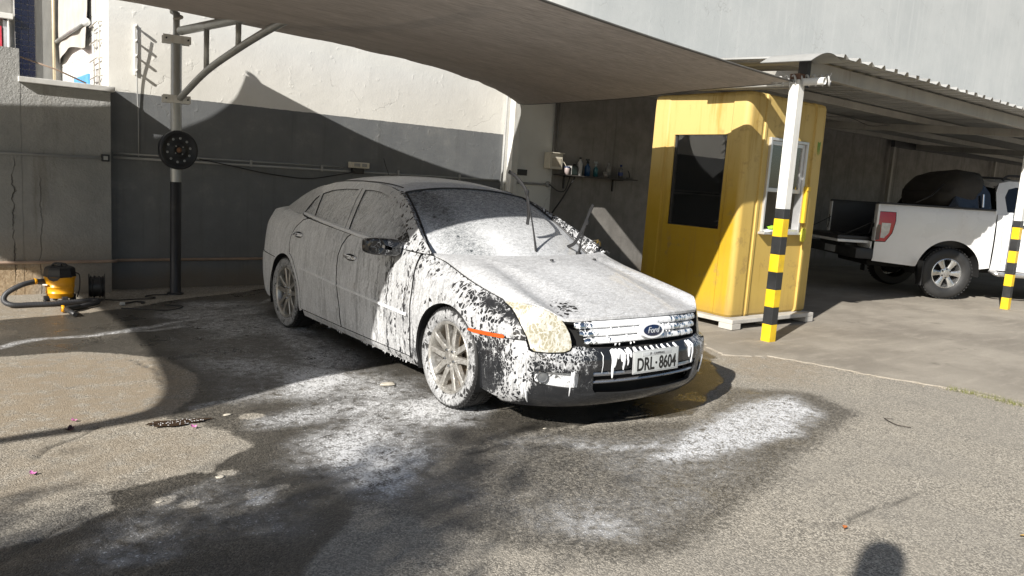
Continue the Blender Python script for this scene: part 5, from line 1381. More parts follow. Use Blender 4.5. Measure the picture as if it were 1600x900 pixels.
# windscreen
WB = lambda w_: np.array([-.238 - .245 * abs(w_) ** 2.1, .735 * w_, .930 - .004 * w_ * w_])
WT = lambda w_: np.array([-1.165 + .02 * w_ * w_, .572 * w_, 1.378 - .050 * abs(w_) ** 2.2])
NVW = 26
Qw = np.zeros((NVW, 33, 3))
for i in range(NVW):
    v = i / (NVW - 1)
    for j in range(33):
        w_ = -1 + 2 * j / 32; p = WB(w_) * (1 - v) + WT(w_) * v
        bl_ = 4 * v * (1 - v) * .030; p += np.array([.43, 0, .90]) * bl_; Qw[i, j] = p
b = MB(); b.grid(Qw, True); cpart(b, "windscreen", M_WSHIELD, ff_ws)
# windscreen rubber
rim = [tuple(Qw[i, 0] + np.array([.004, -.002, .004])) for i in range(NVW)] + [tuple(Qw[-1, j] + np.array([-.002, 0, .005])) for j in range(1, 33)] + [tuple(Qw[i, -1] + np.array([.004, .002, .004])) for i in range(NVW - 2, -1, -1)]
b = MB(); b.tube(rim, .0085, 8); cpart(b, "windscreen_seal", M_TRIMB)
b = MB(); b.grid(np.array([[tuple(WB(w_) + np.array([dx, 0, dz])) for dx, dz in ((-.06, -.012), (.05, -.016), (.13, -.035))] for w_ in np.linspace(-1, 1, 25)]), True); cpart(b, "cowl", M_TRIMB, None)
# A pillars: cap between side ridge and windscreen edge
RID = [(-.31, .957), (-.42, 1.005), (-.549, 1.063), (-.66, 1.12), (-.779, 1.179), (-.90, 1.236), (-1.034, 1.289), (-1.2, 1.337)]
for s in (-1, 1):
    rd_ = [CG(x, z, 0.0) for x, z in RID]; n = len(rd_); Qa = []
    for k in range(n):
        a = np.array(rd_[k]); a[1] *= s; v = min(1, max(0, (k) / (n - 1))); e = Qw[int(round(v * (NVW - 1))), 0 if s < 0 else -1]
        row = []
        for q_ in np.linspace(0, 1, 7):
            p = a * (1 - q_) + e * q_ + np.array([.35, s * .45, .6]) * (.014 * 4 * q_ * (1 - q_)); row.append(p)
        Qa.append(row)
    b = MB(); b.grid(np.array(Qa), True); cpart(b, "a_pillar", M_PAINTB, lambda P: np.tile((.24, .5, .2), (len(P), 1)).astype(float))
# roof
RIDR = herm([-2.62, -2.45, -2.24, -1.9, -1.6, -1.4, -1.2, -1.1], [1.318, 1.35, 1.372, 1.385, 1.382, 1.368, 1.337, 1.31])
zc_ = herm([-2.62, -2.4, -2.1, -1.8, -1.5, -1.3, -1.16], [1.388, 1.425, 1.448, 1.456, 1.445, 1.418, 1.380])
Qr = []
for x in np.linspace(-1.163, -2.62, 30):
    row = []; zr = float(RIDR(x)); yr = float(CG(x, zr)[1]); zc = float(zc_(x))
    for w_ in np.linspace(-1, 1, 33):
        f = abs(w_) ** 2.6; xx = x + (.03 * w_ * w_ if x > -1.4 else 0) * max(0, (x + 1.4) / .24)
        row.append((xx, yr * w_, zc + (zr - zc) * f))
    Qr.append(row)
b = MB(); b.grid(np.array(Qr), True); roof = cpart(b, "roof", M_PAINT, ff_roof)
for s in (-1, 1):
    b = MB(); pth = [(x, s * (.545 if True else 0) * (1 - .05 * (x + 1.9) ** 2), 0) for x in np.linspace(-1.25, -2.5, 16)]
    pth = [(x, y, float(zc_(x)) + (float(RIDR(x)) - float(zc_(x))) * (abs(y) / float(CG(x, float(RIDR(x)))[1])) ** 2.6 + .002) for x, y, _ in pth]
    b.tube(pth, .006, 6)
    cpart(b, "roof_gutter", M_TRIMB, None, roof)
b = MB(); b.lathe([(.022, 0), (.016, .012), (.006, .016)], 12, rotM((-2.45, -.0, 1.415))); b.tube([(-2.45, 0, 1.425), (-2.55, .0, 1.55), (-2.58, 0, 1.60)], .0035, 6); cpart(b, "antenna", M_TRIMB, None, roof)
# rear window and boot
Qg = []
for k in range(12):
    v = k / 11; row = []
    for w_ in np.linspace(-1, 1, 21):
        a = np.array([-2.62, 0, 0]); zr = float(RIDR(-2.62)); yr = float(CG(-2.62, zr)[1]); tp_ = np.array([-2.62 - 0, yr * w_, 1.388 + (zr - 1.388) * abs(w_) ** 2.6])
        bt = np.array([-3.30 + .05 * w_ * w_, .60 * w_, 1.105]); p = tp_ * (1 - v) + bt * v + np.array([-.3, 0, .9]) * .03 * 4 * v * (1 - v); row.append(p)
    Qg.append(row)
b = MB(); b.grid(np.array(Qg), True); cpart(b, "rear_window", M_CGLASS, ff_const(.97, .5, .0))
for s in (-1, 1):
    rr_ = [(-2.62, 1.318), (-2.846, 1.248), (-3.05, 1.175), (-3.25, 1.098)]; Qc = []
    for k in range(10):
        v = k / 9; x = -2.62 - .63 * v; z = float(np.interp(-x, [2.62, 2.846, 3.05, 3.25], [1.318, 1.248, 1.175, 1.098])); a = np.array(CG(x, z)); a[1] *= s
        e = np.array(Qg[int(round(v * 11))][0 if s < 0 else -1]); Qc.append([a * (1 - q_) + e * q_ + np.array([0, s * .2, .5]) * .01 * 4 * q_ * (1 - q_) for q_ in np.linspace(0, 1, 5)])
    b = MB(); b.grid(np.array(Qc), True); cpart(b, "c_pillar", M_PAINT, ff_const(.97, .5, .1))
Qb = []
for x in np.linspace(-3.22, -3.80, 12):
    row = []; yy = abs(float(CM(u_of_x(max(x, -3.70)), 1.055)[1])) / 1.05 * (1 - .10 * sstep(np.array(-x), 3.55, 3.8))
    for w_ in np.linspace(-1, 1, 21): row.append((x - .0 + .0 * w_, yy * w_ * (1.05), 1.108 - .03 * (-x - 3.22) / .58 - .048 * abs(w_) ** 4 - .05 * max(0, -x - 3.66)))
    Qb.append(row)
b = MB(); b.grid(np.array(Qb), True); cpart(b, "boot_lid", M_PAINT, ff_roof)
# rear: bumper, lamps, boot face
RQ = float(u_of_x(-3.55)); RC = float(_u[-1])
for s in (-1, 1):
    b = MB(); poly_patch(b, [(RQ + .006, .66), (RQ + .11, .665), (RQ + .16, .80), (RQ + .16, .95), (RQ + .09, 1.02), (RQ + .04, .95), (RQ + .02, .80)], [], sided(s), .03, .02, .02); cpart(b, "tail_lamp", mat("tail_lamp_red", (.45, .015, .012), .15, 0, .1, coat=.6))
    b = MB(); poly_patch(b, [(RQ + .17, .66), (RC, .66), (RC, 1.05), (RQ + .10, 1.03), (RQ + .17, .95)], [], sided(s), .04, .03, .0); cpart(b, "boot_face", M_PAINT, ff_const(.95, .5, .2))
    rbm = xz([(-3.06, .625), (-3.3, .632), (-3.55, .648)]) + [(RC, .648), (RC, .20), (RQ - .25, .205)] + xz([(-3.06, .215)]) + xz(arc(-2.728, AZ, RR, math.pi + .3, math.pi - .98, 12))
    b = MB(); poly_patch(b, rbm, [], sided(s), .04, .03, .02); cpart(b, "rear_bumper", M_PAINT, ff_side)
# underbody
b = MB(); b.bbox((-3.55, -.60, .17), (.72, .60, .46), .04); b.bbox((-2.30, -.84, .185), (-.40, .84, .30), .03); cpart(b, "underbody", M_GAP)
b = MB(); b.bbox((-3.3, -.80, .5), (.5, .80, .72), .05); cpart(b, "inner_structure", M_GAP)
b = MB(); b.bbox((-2.55, -.70, .72), (-.6, .70, .93), .04); cpart(b, "cabin_floor_block", M_GAP)

# wipers lifted off the glass
def wiper(basep, elbow, tip, b0, b1, name):
    b = MB(); b.tube(crom([basep, elbow, tip], 6), [.011, .010, .009, .008, .0072, .0065, .006, .0058, .0055, .005, .005, .005, .005], 8); b.lathe([(.022, -.02), (.022, .014), (0, .02)], 12, rotM(basep)); wi = cpart(b, name, M_TRIMB)
    bl_ = crom(b0, 6); b = MB(); b.tube(bl_, .0072, 6, True, 2.0); cpart(b, "blade", M_TRIMB, None, wi)
    b = MB(); b.bbox((-.012, -.008, -.02), (.012, .008, .02), .004, rotM(tip)); cpart(b, "clip", M_TRIMB, None, wi)
wiper((-.30, .065, .935), (-.35, .05, 1.15), (-.417, .03, 1.394), [(-.615, 0.0, 1.541), (-.53, .01, 1.50), (-.43, .03, 1.40), (-.40, .04, 1.25), (-.41, .045, 1.16)], None, "wiper")
wiper((-.34, .52, .945), (-.30, .51, 1.10), (-.24, .49, 1.20), [(-.20, .50, 1.335), (-.23, .50, 1.28), (-.30, .51, 1.15), (-.37, .50, 1.03), (-.44, .49, .99)], None, "wiper")
# wheels
def make_wheel(cx, s, fm_t, fm_r):
    W = Vector((cx, s * .775, AZ)); ax = Vector((0, s, 0))
    Mw = axisM(W, ax, (0, 0, 1))
    emp = bpy.data.objects.new("wheel", None); emp.location = (0, 0, 0); COL.objects.link(emp); emp.parent = car
    R0 = .326
    prof = [(.232, .085), (.240, .100), (.255, .108), (.280, .111), (.300, .107), (.315, .095), (.3225, .082), (R0, .06), (R0, .035), (R0 - .006, .033), (R0 - .006, .027), (R0, .025), (R0, -.025), (R0 - .006, -.027), (R0 - .006, -.033), (R0, -.035), (R0, -.06), (.3225, -.082), (.30, -.107), (.27, -.11), (.235, -.09)]
    b = MB(); b.lathe(prof, 72, Mw)
    # tread blocks on the shoulders
    for k in range(64):
        a = 2 * math.pi * k / 64
        for zz_ in (.066, -.066):
            Mb = Mw @ Matrix.Rotation(a, 4, 'Z') @ Matrix.Translation((R0 - .003, 0, zz_)); b.box((-.006, -.009, -.021), (.0055, .009, .021), Mb)
    ty = cpart(b, "tyre", M_RUBBER, lambda P: fm_t(P) * (sstep(.318 - np.hypot(P[:, 0] - cx, P[:, 2] - AZ), 0, .012) * sstep(np.abs(P[:, 1]), .80, .84))[:, None], emp, sharp=50)
    b = MB(); b.lathe([(.236, .095), (.232, .100), (.222, .098), (.214, .085), (.208, .03), (.195, -.06), (.215, -.09)], 64, Mw); rim_ = cpart(b, "rim", M_RIM, fm_r, emp, sharp=50)
    for k in range(5):
        b = MB(); a = 2 * math.pi * k / 5 + math.pi / 2 + (0.0)
        for sg in (-1, 1):
            Q = []
            for r_, off, hw, zt in ((.040, .022, .022, .074), (.075, .026, .021, .080), (.12, .034, .0185, .084), (.17, .045, .018, .086), (.214, .056, .021, .090)):
                cy = sg * off; row = [(r_, cy - hw, zt - .035), (r_, cy - hw, zt - .004), (r_, cy - hw * .65, zt), (r_, cy + hw * .65, zt), (r_, cy + hw, zt - .004), (r_, cy + hw, zt - .035)]
                Q.append([tuple(Mw @ (Matrix.Rotation(a, 4, 'Z') @ Vector(p))) for p in row])
            b.grid(np.array(Q), True)
        cpart(b, "spoke", M_RIM, fm_r, rim_, sharp=30)
    b = MB(); b.lathe([(.07, .03), (.072, .070), (.062, .078), (.036, .079), (.033, .088), (0, .09)], 32, Mw); cpart(b, "hub", M_RIM, fm_r, rim_)
    for k in range(5):
        b = MB(); a = 2 * math.pi * (k + .5) / 5 + math.pi / 2; b.lathe([(.011, .07), (.011, .088), (.008, .092), (0, .092)], 8, Mw @ Matrix.Translation((.054 * math.cos(a), .054 * math.sin(a), 0)))
        cpart(b, "lug_nut", mat("chrome_nut", (.6, .6, .6), .2, 1.0, .05), None, rim_)
    b = MB(); b.lathe([(.05, .0), (.145, .002), (.148, -.006), (.145, -.016), (.05, -.02)], 40, Mw); b.lathe([(.20, -.03), (.05, -.03), (0, -.03)], 32, Mw); cpart(b, "brake_disc", mat("rusty_disc", (.17, .125, .08), .5, .3, .15), None, rim_)
    return emp
for cx in (0, -2.728):
    for s in (-1, 1):
        make_wheel(cx, s, ff_const(.50, .32, .1) if cx == 0 else ff_const(.62, .30, .1), ff_const(.25, .14, .0) if cx == 0 else ff_const(.2, .15, .0))
# foam drips hanging and running: real lumps
rr = random.Random(4); b = MB()
def drip(p0, n_, L, r0):
    path = [Vector(p0)]; 
    for k in range(1, 6): path.append(Vector(p0) + Vector((0, 0, -L * k / 5)) + Vector((rr.uniform(-.002, .002), rr.uniform(-.002, .002), 0)))
    b.tube([p + Vector(n_) * .002 for p in path], [r0 * f for f in (.5, 1.0, .9, .8, .75, .35)], 7, True, .6)
for u, z, L, r0 in ((-.335, .525, .16, .012), (-.325, .53, .10, .018), (-.255, .525, .115, .012), (-.27, .53, .07, .014), (-.225, .525, .09, .008), (-.41, .52, .12, .003), (-.05, .53, .03, .010), (-.10, .53, .03, .009), (.0, .532, .028, .010), (.05, .532, .024, .008), (.16, .532, .03, .008), (.36, .53, .10, .016), (.40, .53, .14, .012), (-.60, .41, .15, .007), (-.588, .412, .09, .010), (.60, .41, .12, .007), (-.30, .53, .05, .02), (-.20, .532, .05, .012), (-.15, .532, .04, .012), (.10, .532, .035, .010), (.22, .532, .04, .010)):
    b.tube([Vector(CM(u + rr.uniform(-.003, .003), z - L * k / 6, .004)) for k in range(7)], [r0 * f for f in (.6, 1.0, .95, .85, .75, .65, .3)], 8, True, .55)
for k in range(5):
    u = -.90 + rr.uniform(-.035, .035); z0_ = rr.uniform(.24, .34); b.tube([Vector(CM(u, z0_ - .02 * q, .002)) for q in range(5)], [.006, .010, .009, .007, .003], 7, True, .5)
for k in range(30):
    x = rr.uniform(-2.25, -.45); drip(CM(-float(u_of_x(x)), .182, .0), (0, -1, 0), rr.uniform(.004, .018), rr.uniform(.0018, .0034))
for w0 in np.linspace(-.5, .5, 34):   # fringe under the bars
    for zc in (.655, .609, .563):
        if rr.random() < .38 and abs(w0) > .13 and -.36 < w0 < .2: drip(CM(w0, zc, .0), (1, 0, 0), rr.uniform(.008, .02), rr.uniform(.005, .010))
dr = cpart(b, "foam_drips", M_FOAM); dr["kind"] = "stuff"
# ------------------------------------------------------------------ white pickup under the carport
truck = thing("pickup_truck", "white double cab pickup with open tailgate parked under the carport", "pickup truck", (13.93, 6.199, .012), math.radians(-38.435))
truck.scale = (1.10, 1.10, 1.10)
def tpart(mb, name, m_, parent=None, sharp=38):
    o = mb.build(name, [m_, M_GAP] if 1 in mb.mi else m_, None, sharp=sharp); o.parent = parent or truck; return o
M_TW = mat("white_car_paint", (.74, .745, .74), .3, 0, .04, 2, .02, 30, ((.5, .48, .44), .2), coat=.6)
M_TB = mat("truck_black_plastic", (.02, .02, .021), .5, 0, .15, 5, .06, 60)
M_TG = mat("truck_dark_glass", (.012, .014, .016), .05, 0, .1, spec=.6)
t_in = herm([.40, .50, .62, .90, 1.05, 1.22, 1.31, 1.36], [.06, .025, .008, 0, .004, .018, .034, .06])
def TM(s): return lambda x, z, o_: np.stack([np.asarray(x, float), s * (.925 - t_in(z) + o_ - np.clip((-np.asarray(x) - .85) / .3, 0, 1) ** 2 * .03), np.asarray(z, float)], -1)
def TCg(s): return lambda x, z, o_: np.stack([np.asarray(x, float), s * (.885 - .36 * (np.asarray(z) - 1.28) - .10 * (np.asarray(z) - 1.28) ** 2 + o_), np.asarray(z, float)], -1)
def tarch(cx, r, a0, a1): return arc(cx, .40, r, a0, a1, 22)
TLp = [(-1.13, 1.235), (-.87, 1.235), (-.865, 1.10), (-.90, .93), (-.985, .80), (-1.13, .795)]
for s in (-1, 1):
    fm = TM(s)
    pl = [(-1.125, .50), (-.62, .47), (-.50, .47)] + [p for p in reversed(tarch(0, .475, .15, math.pi - .12))] 
    pl = [(-1.125, .50), (-.52, .46)] + list(reversed(tarch(0, .475, .16, math.pi - .13))) + [(.60, .50), (.60, 1.355), (-.2, 1.355), (-1.125, 1.345), (-1.125, 1.238), (-.862, 1.238), (-.858, 1.10), (-.893, .925), (-.98, .79), (-1.125, .785)]
    b = MB(); poly_patch(b, pl, [], fm, .05, .03, .03); bs_ = tpart(b, "bed_side", M_TW)
    b = MB(); poly_patch(b, [(-1.13, 1.232), (-.872, 1.232), (-.868, 1.10), (-.902, .932), (-.987, .798), (-1.13, .798)], [], lambda x, z, o_: fm(x, z, o_ + .004), .03, .02, .03); tl = tpart(b, "tail_lamp", mat("tail_lamp_glass_red", (.42, .004, .008), .12, 0, .1, coat=.7))
    b = MB(); poly_patch(b, [(-1.06, 1.07), (-.93, 1.07), (-.945, .93), (-1.01, .845), (-1.06, .85)], [], lambda x, z, o_: fm(x, z, o_ + .007), .03, .02, .004); tpart(b, "reverse_lens", mat("clear_lens", (.50, .50, .50), .15, .2, .2, 20, coat=.6), tl)
    b = MB(); poly_patch(b, [(-1.128, 1.04), (-1.07, 1.04), (-1.07, .82), (-1.128, .81)], [], lambda x, z, o_: fm(x, z, o_ + .007), .03, .02, .004); tpart(b, "smoked_lens", mat("smoked_lens", (.05, .02, .02), .15, 0, .2, coat=.6), tl)
    # bed inner side and rail cap
    b = MB(); b.bbox((-1.12, s * .80 - .012, .80), (.58, s * .80 + .012, 1.345), .005); tpart(b, "bed_liner_side", M_TB)
    b = MB(); b.bbox((-1.13, s * .845 - .055, 1.345), (.60, s * .845 + .045, 1.372), .008); tpart(b, "bed_rail_cap", M_TB)
    b = MB(); b.bbox((-1.135, s * .85 - .055, .80), (-1.10, s * .85 + .055, 1.34), .01); bp_ = tpart(b, "bed_end_post", M_TW)
    b = MB(); b.bbox((-1.145, s * .83 - .018, 1.0), (-1.134, s * .83 + .018, 1.06), .004); b.tube([(-1.15, s * .81, 1.12), (-1.15, s * .79, 1.0), (-1.17, s * .78, .9)], .006, 6); tpart(b, "latch", M_TB, bp_)
    # cab
    cab = [(.625, .48), (1.62, .46), (2.62, .46), (2.62, .80)] + list(reversed(tarch(3.22, .45, 2.15, math.pi - .02)))[:0] + [(2.66, 1.20), (2.2, 1.30), (.625, 1.30)]
    b = MB(); poly_patch(b, cab, [], fm, .06, .04, .02); tpart(b, "cab_side", M_TW)
    for x0, x1, nm in ((.74, 1.55, "rear_door"), (1.57, 2.58, "front_door")):
        b = MB(); poly_patch(b, [(x0 + .02, .56), (x1, .56), (x1, 1.29), (x0, 1.29), (x0 - .03, 1.0)], [], lambda x, z, o_: fm(x, z, o_ + .010), .06, .03, .012); d_ = tpart(b, nm, M_TW)
        b = MB(); b.tube([(x0 + .09, s * .945, 1.145), (x0 + .11, s * .965, 1.15), (x0 + .27, s * .965, 1.15), (x0 + .29, s * .945, 1.145)], .014, 8); tpart(b, "handle", M_TB, d_)
    wn1 = [(.78, 1.34), (1.5, 1.33), (1.52, 1.70), (.95, 1.715), (.83, 1.68), (.765, 1.56)]; wn2 = [(1.60, 1.33), (2.28, 1.32), (2.0, 1.52), (1.72, 1.70), (1.60, 1.71)]
    grn = [(.62, 1.30), (.64, 1.62), (.70, 1.76), (.85, 1.80), (1.5, 1.81), (1.8, 1.79), (2.1, 1.55), (2.45, 1.30)]
    b = MB(); poly_patch(b, grn, [wn1, wn2], TCg(s), .06, .035, .015); tpart(b, "cab_frame", M_TW)
    for wp in (wn1, wn2):
        b = MB(); poly_patch(b, wp, [], lambda x, z, o_: TCg(s)(x, z, o_ - .008), .08, .05, .003); tpart(b, "side_window", M_TG)
    # front wing, step, mud flap
    fw_ = [(2.64, .55)] + list(reversed(tarch(3.22, .46, .2, math.pi - .25))) + [(4.05, .60), (4.10, 1.0), (3.4, 1.12), (2.64, 1.19)]
    b = MB(); poly_patch(b, fw_, [], fm, .06, .04, .03); tpart(b, "front_wing", M_TW)
    b = MB(); b.tube(crom([(.66, s * .86, .47), (.72, s * .96, .43), (.9, s * .985, .43), (2.3, s * .985, .43), (2.55, s * .94, .45)], 6), .045, 12, True, .75); tpart(b, "side_step", mat("step_aluminium", (.6, .6, .6), .3, .8, .08))
    b = MB(); b.bbox((-.47, s * .93 - .16, .20), (-.455, s * .93 - .01, .56), .004); tpart(b, "mud_flap", M_TB)
    # arch liners and wheels
    for cx in (0, 3.22):
        b = MB(); b.grid(np.array([[(cx + .478 * math.cos(a), s * y, .40 + .478 * math.sin(a)) for y in (.90, .60)] for a in np.linspace(-.1, math.pi + .1, 24)]), True)
        b.bbox((cx - .46, s * .58 - .01, .42), (cx + .46, s * .58 + .01, .86), .01); tpart(b, "arch_liner", M_GAP)
        emp = bpy.data.objects.new("wheel", None); COL.objects.link(emp); emp.parent = truck
        Mw = axisM((cx, s * .79, .385), (0, s, 0)); R0 = .385
        b = MB(); b.lathe([(.215, .10), (.235, .118), (.28, .125), (.33, .122), (.362, .105), (.378, .085), (R0, .06), (R0, .03), (R0 - .008, .027), (R0 - .008, .018), (R0, .015), (R0, -.06), (.36, -.11), (.25, -.12)], 56, Mw)
        for k in range(48):
            Mb = Mw @ Matrix.Rotation(2 * math.pi * k / 48, 4, 'Z'); b.box((-.008 + R0 - .002, -.015, .045), (R0 + .004, .012, .100), Mb)
        tpart(b, "tyre", mat("truck_tyre", (.022, .022, .022), .55, 0, .2, 6, .1, 60), emp, 50)
        b = MB(); b.lathe([(.222, .108), (.212, .112), (.205, .10), (.198, .05), (.19, -.05)], 48, Mw); ri = tpart(b, "rim", mat("truck_alloy", (.62, .62, .61), .28, .9, .06), emp, 50)
        for k in range(6):
            b = MB(); a = math.pi / 3 * k
            Q = [[tuple(Mw @ (Matrix.Rotation(a, 4, 'Z') @ Vector(p))) for p in ((r_, -hw, zt - .04), (r_, -hw, zt - .006), (r_, -hw * .6, zt), (r_, hw * .6, zt), (r_, hw, zt - .006), (r_, hw, zt - .04))] for r_, hw, zt in ((.05, .030, .085), (.10, .030, .094), (.16, .040, .098), (.205, .052, .100))]
            b.grid(np.array(Q), True); tpart(b, "spoke", mat("truck_alloy", 0), ri, 30)
        b = MB(); b.lathe([(.085, .05), (.085, .086), (.06, .094), (.035, .094), (.032, .105), (0, .106)], 28, Mw); tpart(b, "hub", mat("truck_alloy", 0), ri)
        for k in range(6):
            b = MB(); a = math.pi / 3 * (k + .5); b.lathe([(.013, .08), (.013, .102), (0, .104)], 8, Mw @ Matrix.Translation((.065 * math.cos(a), .065 * math.sin(a), 0))); tpart(b, "lug_nut", M_TB, ri)
        b = MB(); b.lathe([(.19, -.02), (.04, -.02), (0, -.02)], 24, Mw); tpart(b, "brake_drum", M_GAP, ri)
# bed floor, front wall, tailgate hanging level, bumper
b = MB(); b.bbox((-1.12, -.79, .77), (.58, .79, .80), .005); tpart(b, "bed_floor", M_TB)
b = MB(); b.bbox((.585, -.90, .50), (.615, .90, 1.36), .006); tpart(b, "bed_front_wall", M_TW)
b = MB(); b.bbox((-1.62, -.76, .79), (-1.14, .76, .845), .012); tg = tpart(b, "tailgate", M_TB)
b = MB(); b.bbox((-1.62, -.765, .745), (-1.142, .765, .788), .012); tpart(b, "outer_skin", M_TW, tg)
for s in (-1, 1):
    b = MB(); b.tube([(-1.55, s * .755, .85), (-1.3, s * .78, .98), (-1.13, s * .80, 1.08)], .006, 6); tpart(b, "stay_cable", M_CABLE, tg)
b = MB(); b.bbox((-1.40, -.93, .52), (-1.13, .93, .68), .03); b.bbox((-1.38, -.5, .66), (-1.2, .5, .72), .012); bu = tpart(b, "rear_bumper", M_TB)
for ya_, yb_ in ((-.84, -.25), (.25, .84)):
    b = MB(); b.bbox((-1.16, ya_, .66), (-1.128, yb_, .785), .02); tpart(b, "rear_valance", M_TW)
b = MB(); b.bbox((-1.41, -.20, .55), (-1.402, .20, .655), .004); np_ = tpart(b, "number_plate", mat("truck_plate", (.35, .36, .37), .4), bu)
# chassis, roof, glass, bonnet
b = MB(); b.bbox((-1.05, -.55, .40), (3.9, .55, .62), .05); tpart(b, "chassis", M_GAP)
b = MB(); b.tube([(-.1, -.75, .385), (-.1, .75, .385)], .07, 12); tpart(b, "rear_axle", M_GAP)
Q = []
for x, z, y in ((.66, 1.70, .62), (.72, 1.775, .64), (.9, 1.815, .655), (1.4, 1.83, .665), (1.75, 1.815, .66), (1.84, 1.78, .655)):
    Q.append([(x, y * w_ * 1.03, z + .02 - .035 * abs(w_) ** 3) for w_ in np.linspace(-1, 1, 13)])
b = MB(); b.grid(np.array(Q), True); tr_roof = tpart(b, "roof", M_TW)
b = MB(); b.grid(np.array([[(.62 + .06 * v, (.86 - .22 * v) * w_, 1.30 + .42 * v) for w_ in np.linspace(-1, 1, 7)] for v in np.linspace(0, 1, 4)]), True); tpart(b, "rear_screen", M_TG)
b = MB(); b.grid(np.array([[(2.45 - .62 * v + .08 * (1 - w_ * w_), (.84 - .19 * v) * w_, 1.26 + .53 * v) for w_ in np.linspace(-1, 1, 9)] for v in np.linspace(0, 1, 6)]), True); tpart(b, "windscreen", M_TG)
b = MB(); b.grid(np.array([[(2.45 + 1.6 * v, (.86 - .06 * v) * w_, 1.25 - .10 * v - .12 * max(0, v - .7) * 3 - .04 * abs(w_) ** 3) for w_ in np.linspace(-1, 1, 11)] for v in np.linspace(0, 1, 8)]), True); tpart(b, "bonnet", M_TW)
b = MB(); b.bbox((4.02, -.86, .50), (4.16, .86, 1.03), .06); tpart(b, "front_end", M_TB)
for s in (-1, 1):
    b = MB(); b.tube(crom([(.80, s * .60, 1.81), (.86, s * .60, 1.875), (1.0, s * .60, 1.885), (1.6, s * .60, 1.885), (1.72, s * .60, 1.82)], 5), .018, 8); tpart(b, "roof_rail", M_TB, tr_roof)
    # moulded sports hoop behind the cab
    outerh = [(.58, 1.372), (.56, 1.60), (.46, 1.735), (.30, 1.74), (.14, 1.66), (.02, 1.50), (-.05, 1.375)]
    innerh = [(.48, 1.40), (.47, 1.56), (.40, 1.64), (.31, 1.645), (.20, 1.58), (.12, 1.47), (.08, 1.40)]
    b = MB(); poly_patch(b, outerh, [], lambda x, z, o_: np.stack([np.asarray(x, float), s * (.80 + o_ - .25 * (np.asarray(z) - 1.37)), np.asarray(z, float)], -1), .05, .03, .05); hp = tpart(b, "sports_hoop", mat("hoop_gloss_black", (.012, .013, .016), .15, 0, .2, coat=.6))
    b = MB(); b.tube([(.43, s * .83, 1.39), (.43, s * .80, 1.58)], .018, 10); tpart(b, "hoop_post", mat("hoop_chrome", (.65, .65, .66), .15, 1.0, .05), hp)
# folded soft cover bundled over the bed
def bag():
    bm = bmesh.new(); bmesh.ops.create_uvsphere(bm, u_segments=64, v_segments=40, radius=1)
    from mathutils import noise as mn
    for v in bm.verts:
        c = v.co.copy(); p_ = 3.2
        e = lambda a: math.copysign(abs(a) ** (2 / p_), a)
        x, y, z = e(c.x), e(c.y), e(c.z)
        X = .21 + .37 * x + .08 * max(0, z) ; Y = .78 * y; Z = 1.60 + .32 * z + (.045 * x if z > 0 else 0) - .10 * max(0, -x - .3) * (z > 0)
        w_ = mn.noise(Vector((X * 6 + Z * 4, Y * 2.5, Z * 5))) * .028 + mn.noise(Vector((X * 14, Y * 9, Z * 12))) * .010 + .012 * math.sin(X * 21 + Z * 14)
        v.co = Vector((X + w_, Y * (1 + w_), max(1.375, Z + w_)))
    me = bpy.data.meshes.new("soft_cover"); bm.to_mesh(me); bm.free(); me.polygons.foreach_set("use_smooth", [True] * len(me.polygons))
    me.materials.append(mat("charcoal_canvas", (.045, .042, .038), .9, 0, .25, 6, .3, 120)); o = bpy.data.objects.new("soft_cover", me); COL.objects.link(o)
    return o
bg_o = thing("canvas_bundle", "dark grey canvas cover bundled over the pickup bed behind the cab", "canvas cover", (13.93, 6.199, .012), math.radians(-38.435)); bg_o.scale = (1.1, 1.1, 1.1)
o = bag(); o.name = "cover"; o.parent = bg_o
b = MB(); b.tube([(-.14, -.74, 1.70), (-.32, -.78, 1.52), (-.58, -.82, 1.385)], .022, 8, True, .4); o = b.build("strap", M_CABLE); o.parent = bg_o
# ------------------------------------------------------------------ shelf with bottles
sh = thing("wall_shelf", "long dark wall shelf carrying bottles of cleaning products", "shelf", (8.8, 9.1, 1.6))
b = MB(); b.bbox((7.98, 8.97, 1.600), (9.62, 9.247, 1.620), .004); b.build("board", mat("dark_board", (.05, .045, .04), .6, 0, .2, 6), sh)
for xx in (8.2, 9.3):
    b = MB(); b.bbox((xx - .012, 9.0, 1.585), (xx + .012, 9.24, 1.598), .003); b.bbox((xx - .012, 9.225, 1.40), (xx + .012, 9.247, 1.584), .003); b.build("bracket", M_DARKSTEEL, sh)
b = MB(); b.tube([(8.22, 9.0, 1.59), (8.08, 9.1, 1.25), (7.95, 9.2, .98)], .012, 8); b.build("stay", M_DARKSTEEL, sh)
SZ = 1.6205
def bottle(x, y, prof, m_, cap, label, spray=False, seg=20):
    t_ = thing("bottle", label, "bottle", (x, y, SZ), 0, "bottles on the wall shelf")
    b = MB(); b.lathe([(0, 0)] + prof, seg, rotM((x, y, SZ))); b.build("body", m_, t_)
    r, z = prof[-1]; b = MB()
    if spray:
        b.lathe([(r + .006, z - .004), (r + .006, z + .025), (.010, z + .03), (.010, z + .055), (0, z + .055)], 12, rotM((x, y, SZ)))
        b.bbox((x - .045, y - .010, SZ + z + .045), (x + .03, y + .010, SZ + z + .075), .005); b.bbox((x - .02, y - .006, SZ + z + .01), (x - .012, y + .006, SZ + z + .045), .002)
        b.build("spray_head", cap, t_)
    else:
        b.lathe([(r + .004, z - .002), (r + .004, z + .026), (0, z + .028)], 12, rotM((x, y, SZ))); b.build("cap", cap, t_)
    return t_
mk = lambda nm, c, r=.35: mat(nm, tuple(q * .6 for q in c) if c else 0, r, 0, .08)
W_, B_, DK = mk("bottle_white", (.72, .72, .70)), mk("bottle_blue", (.03, .12, .30)), mk("bottle_black", (.02, .02, .022))
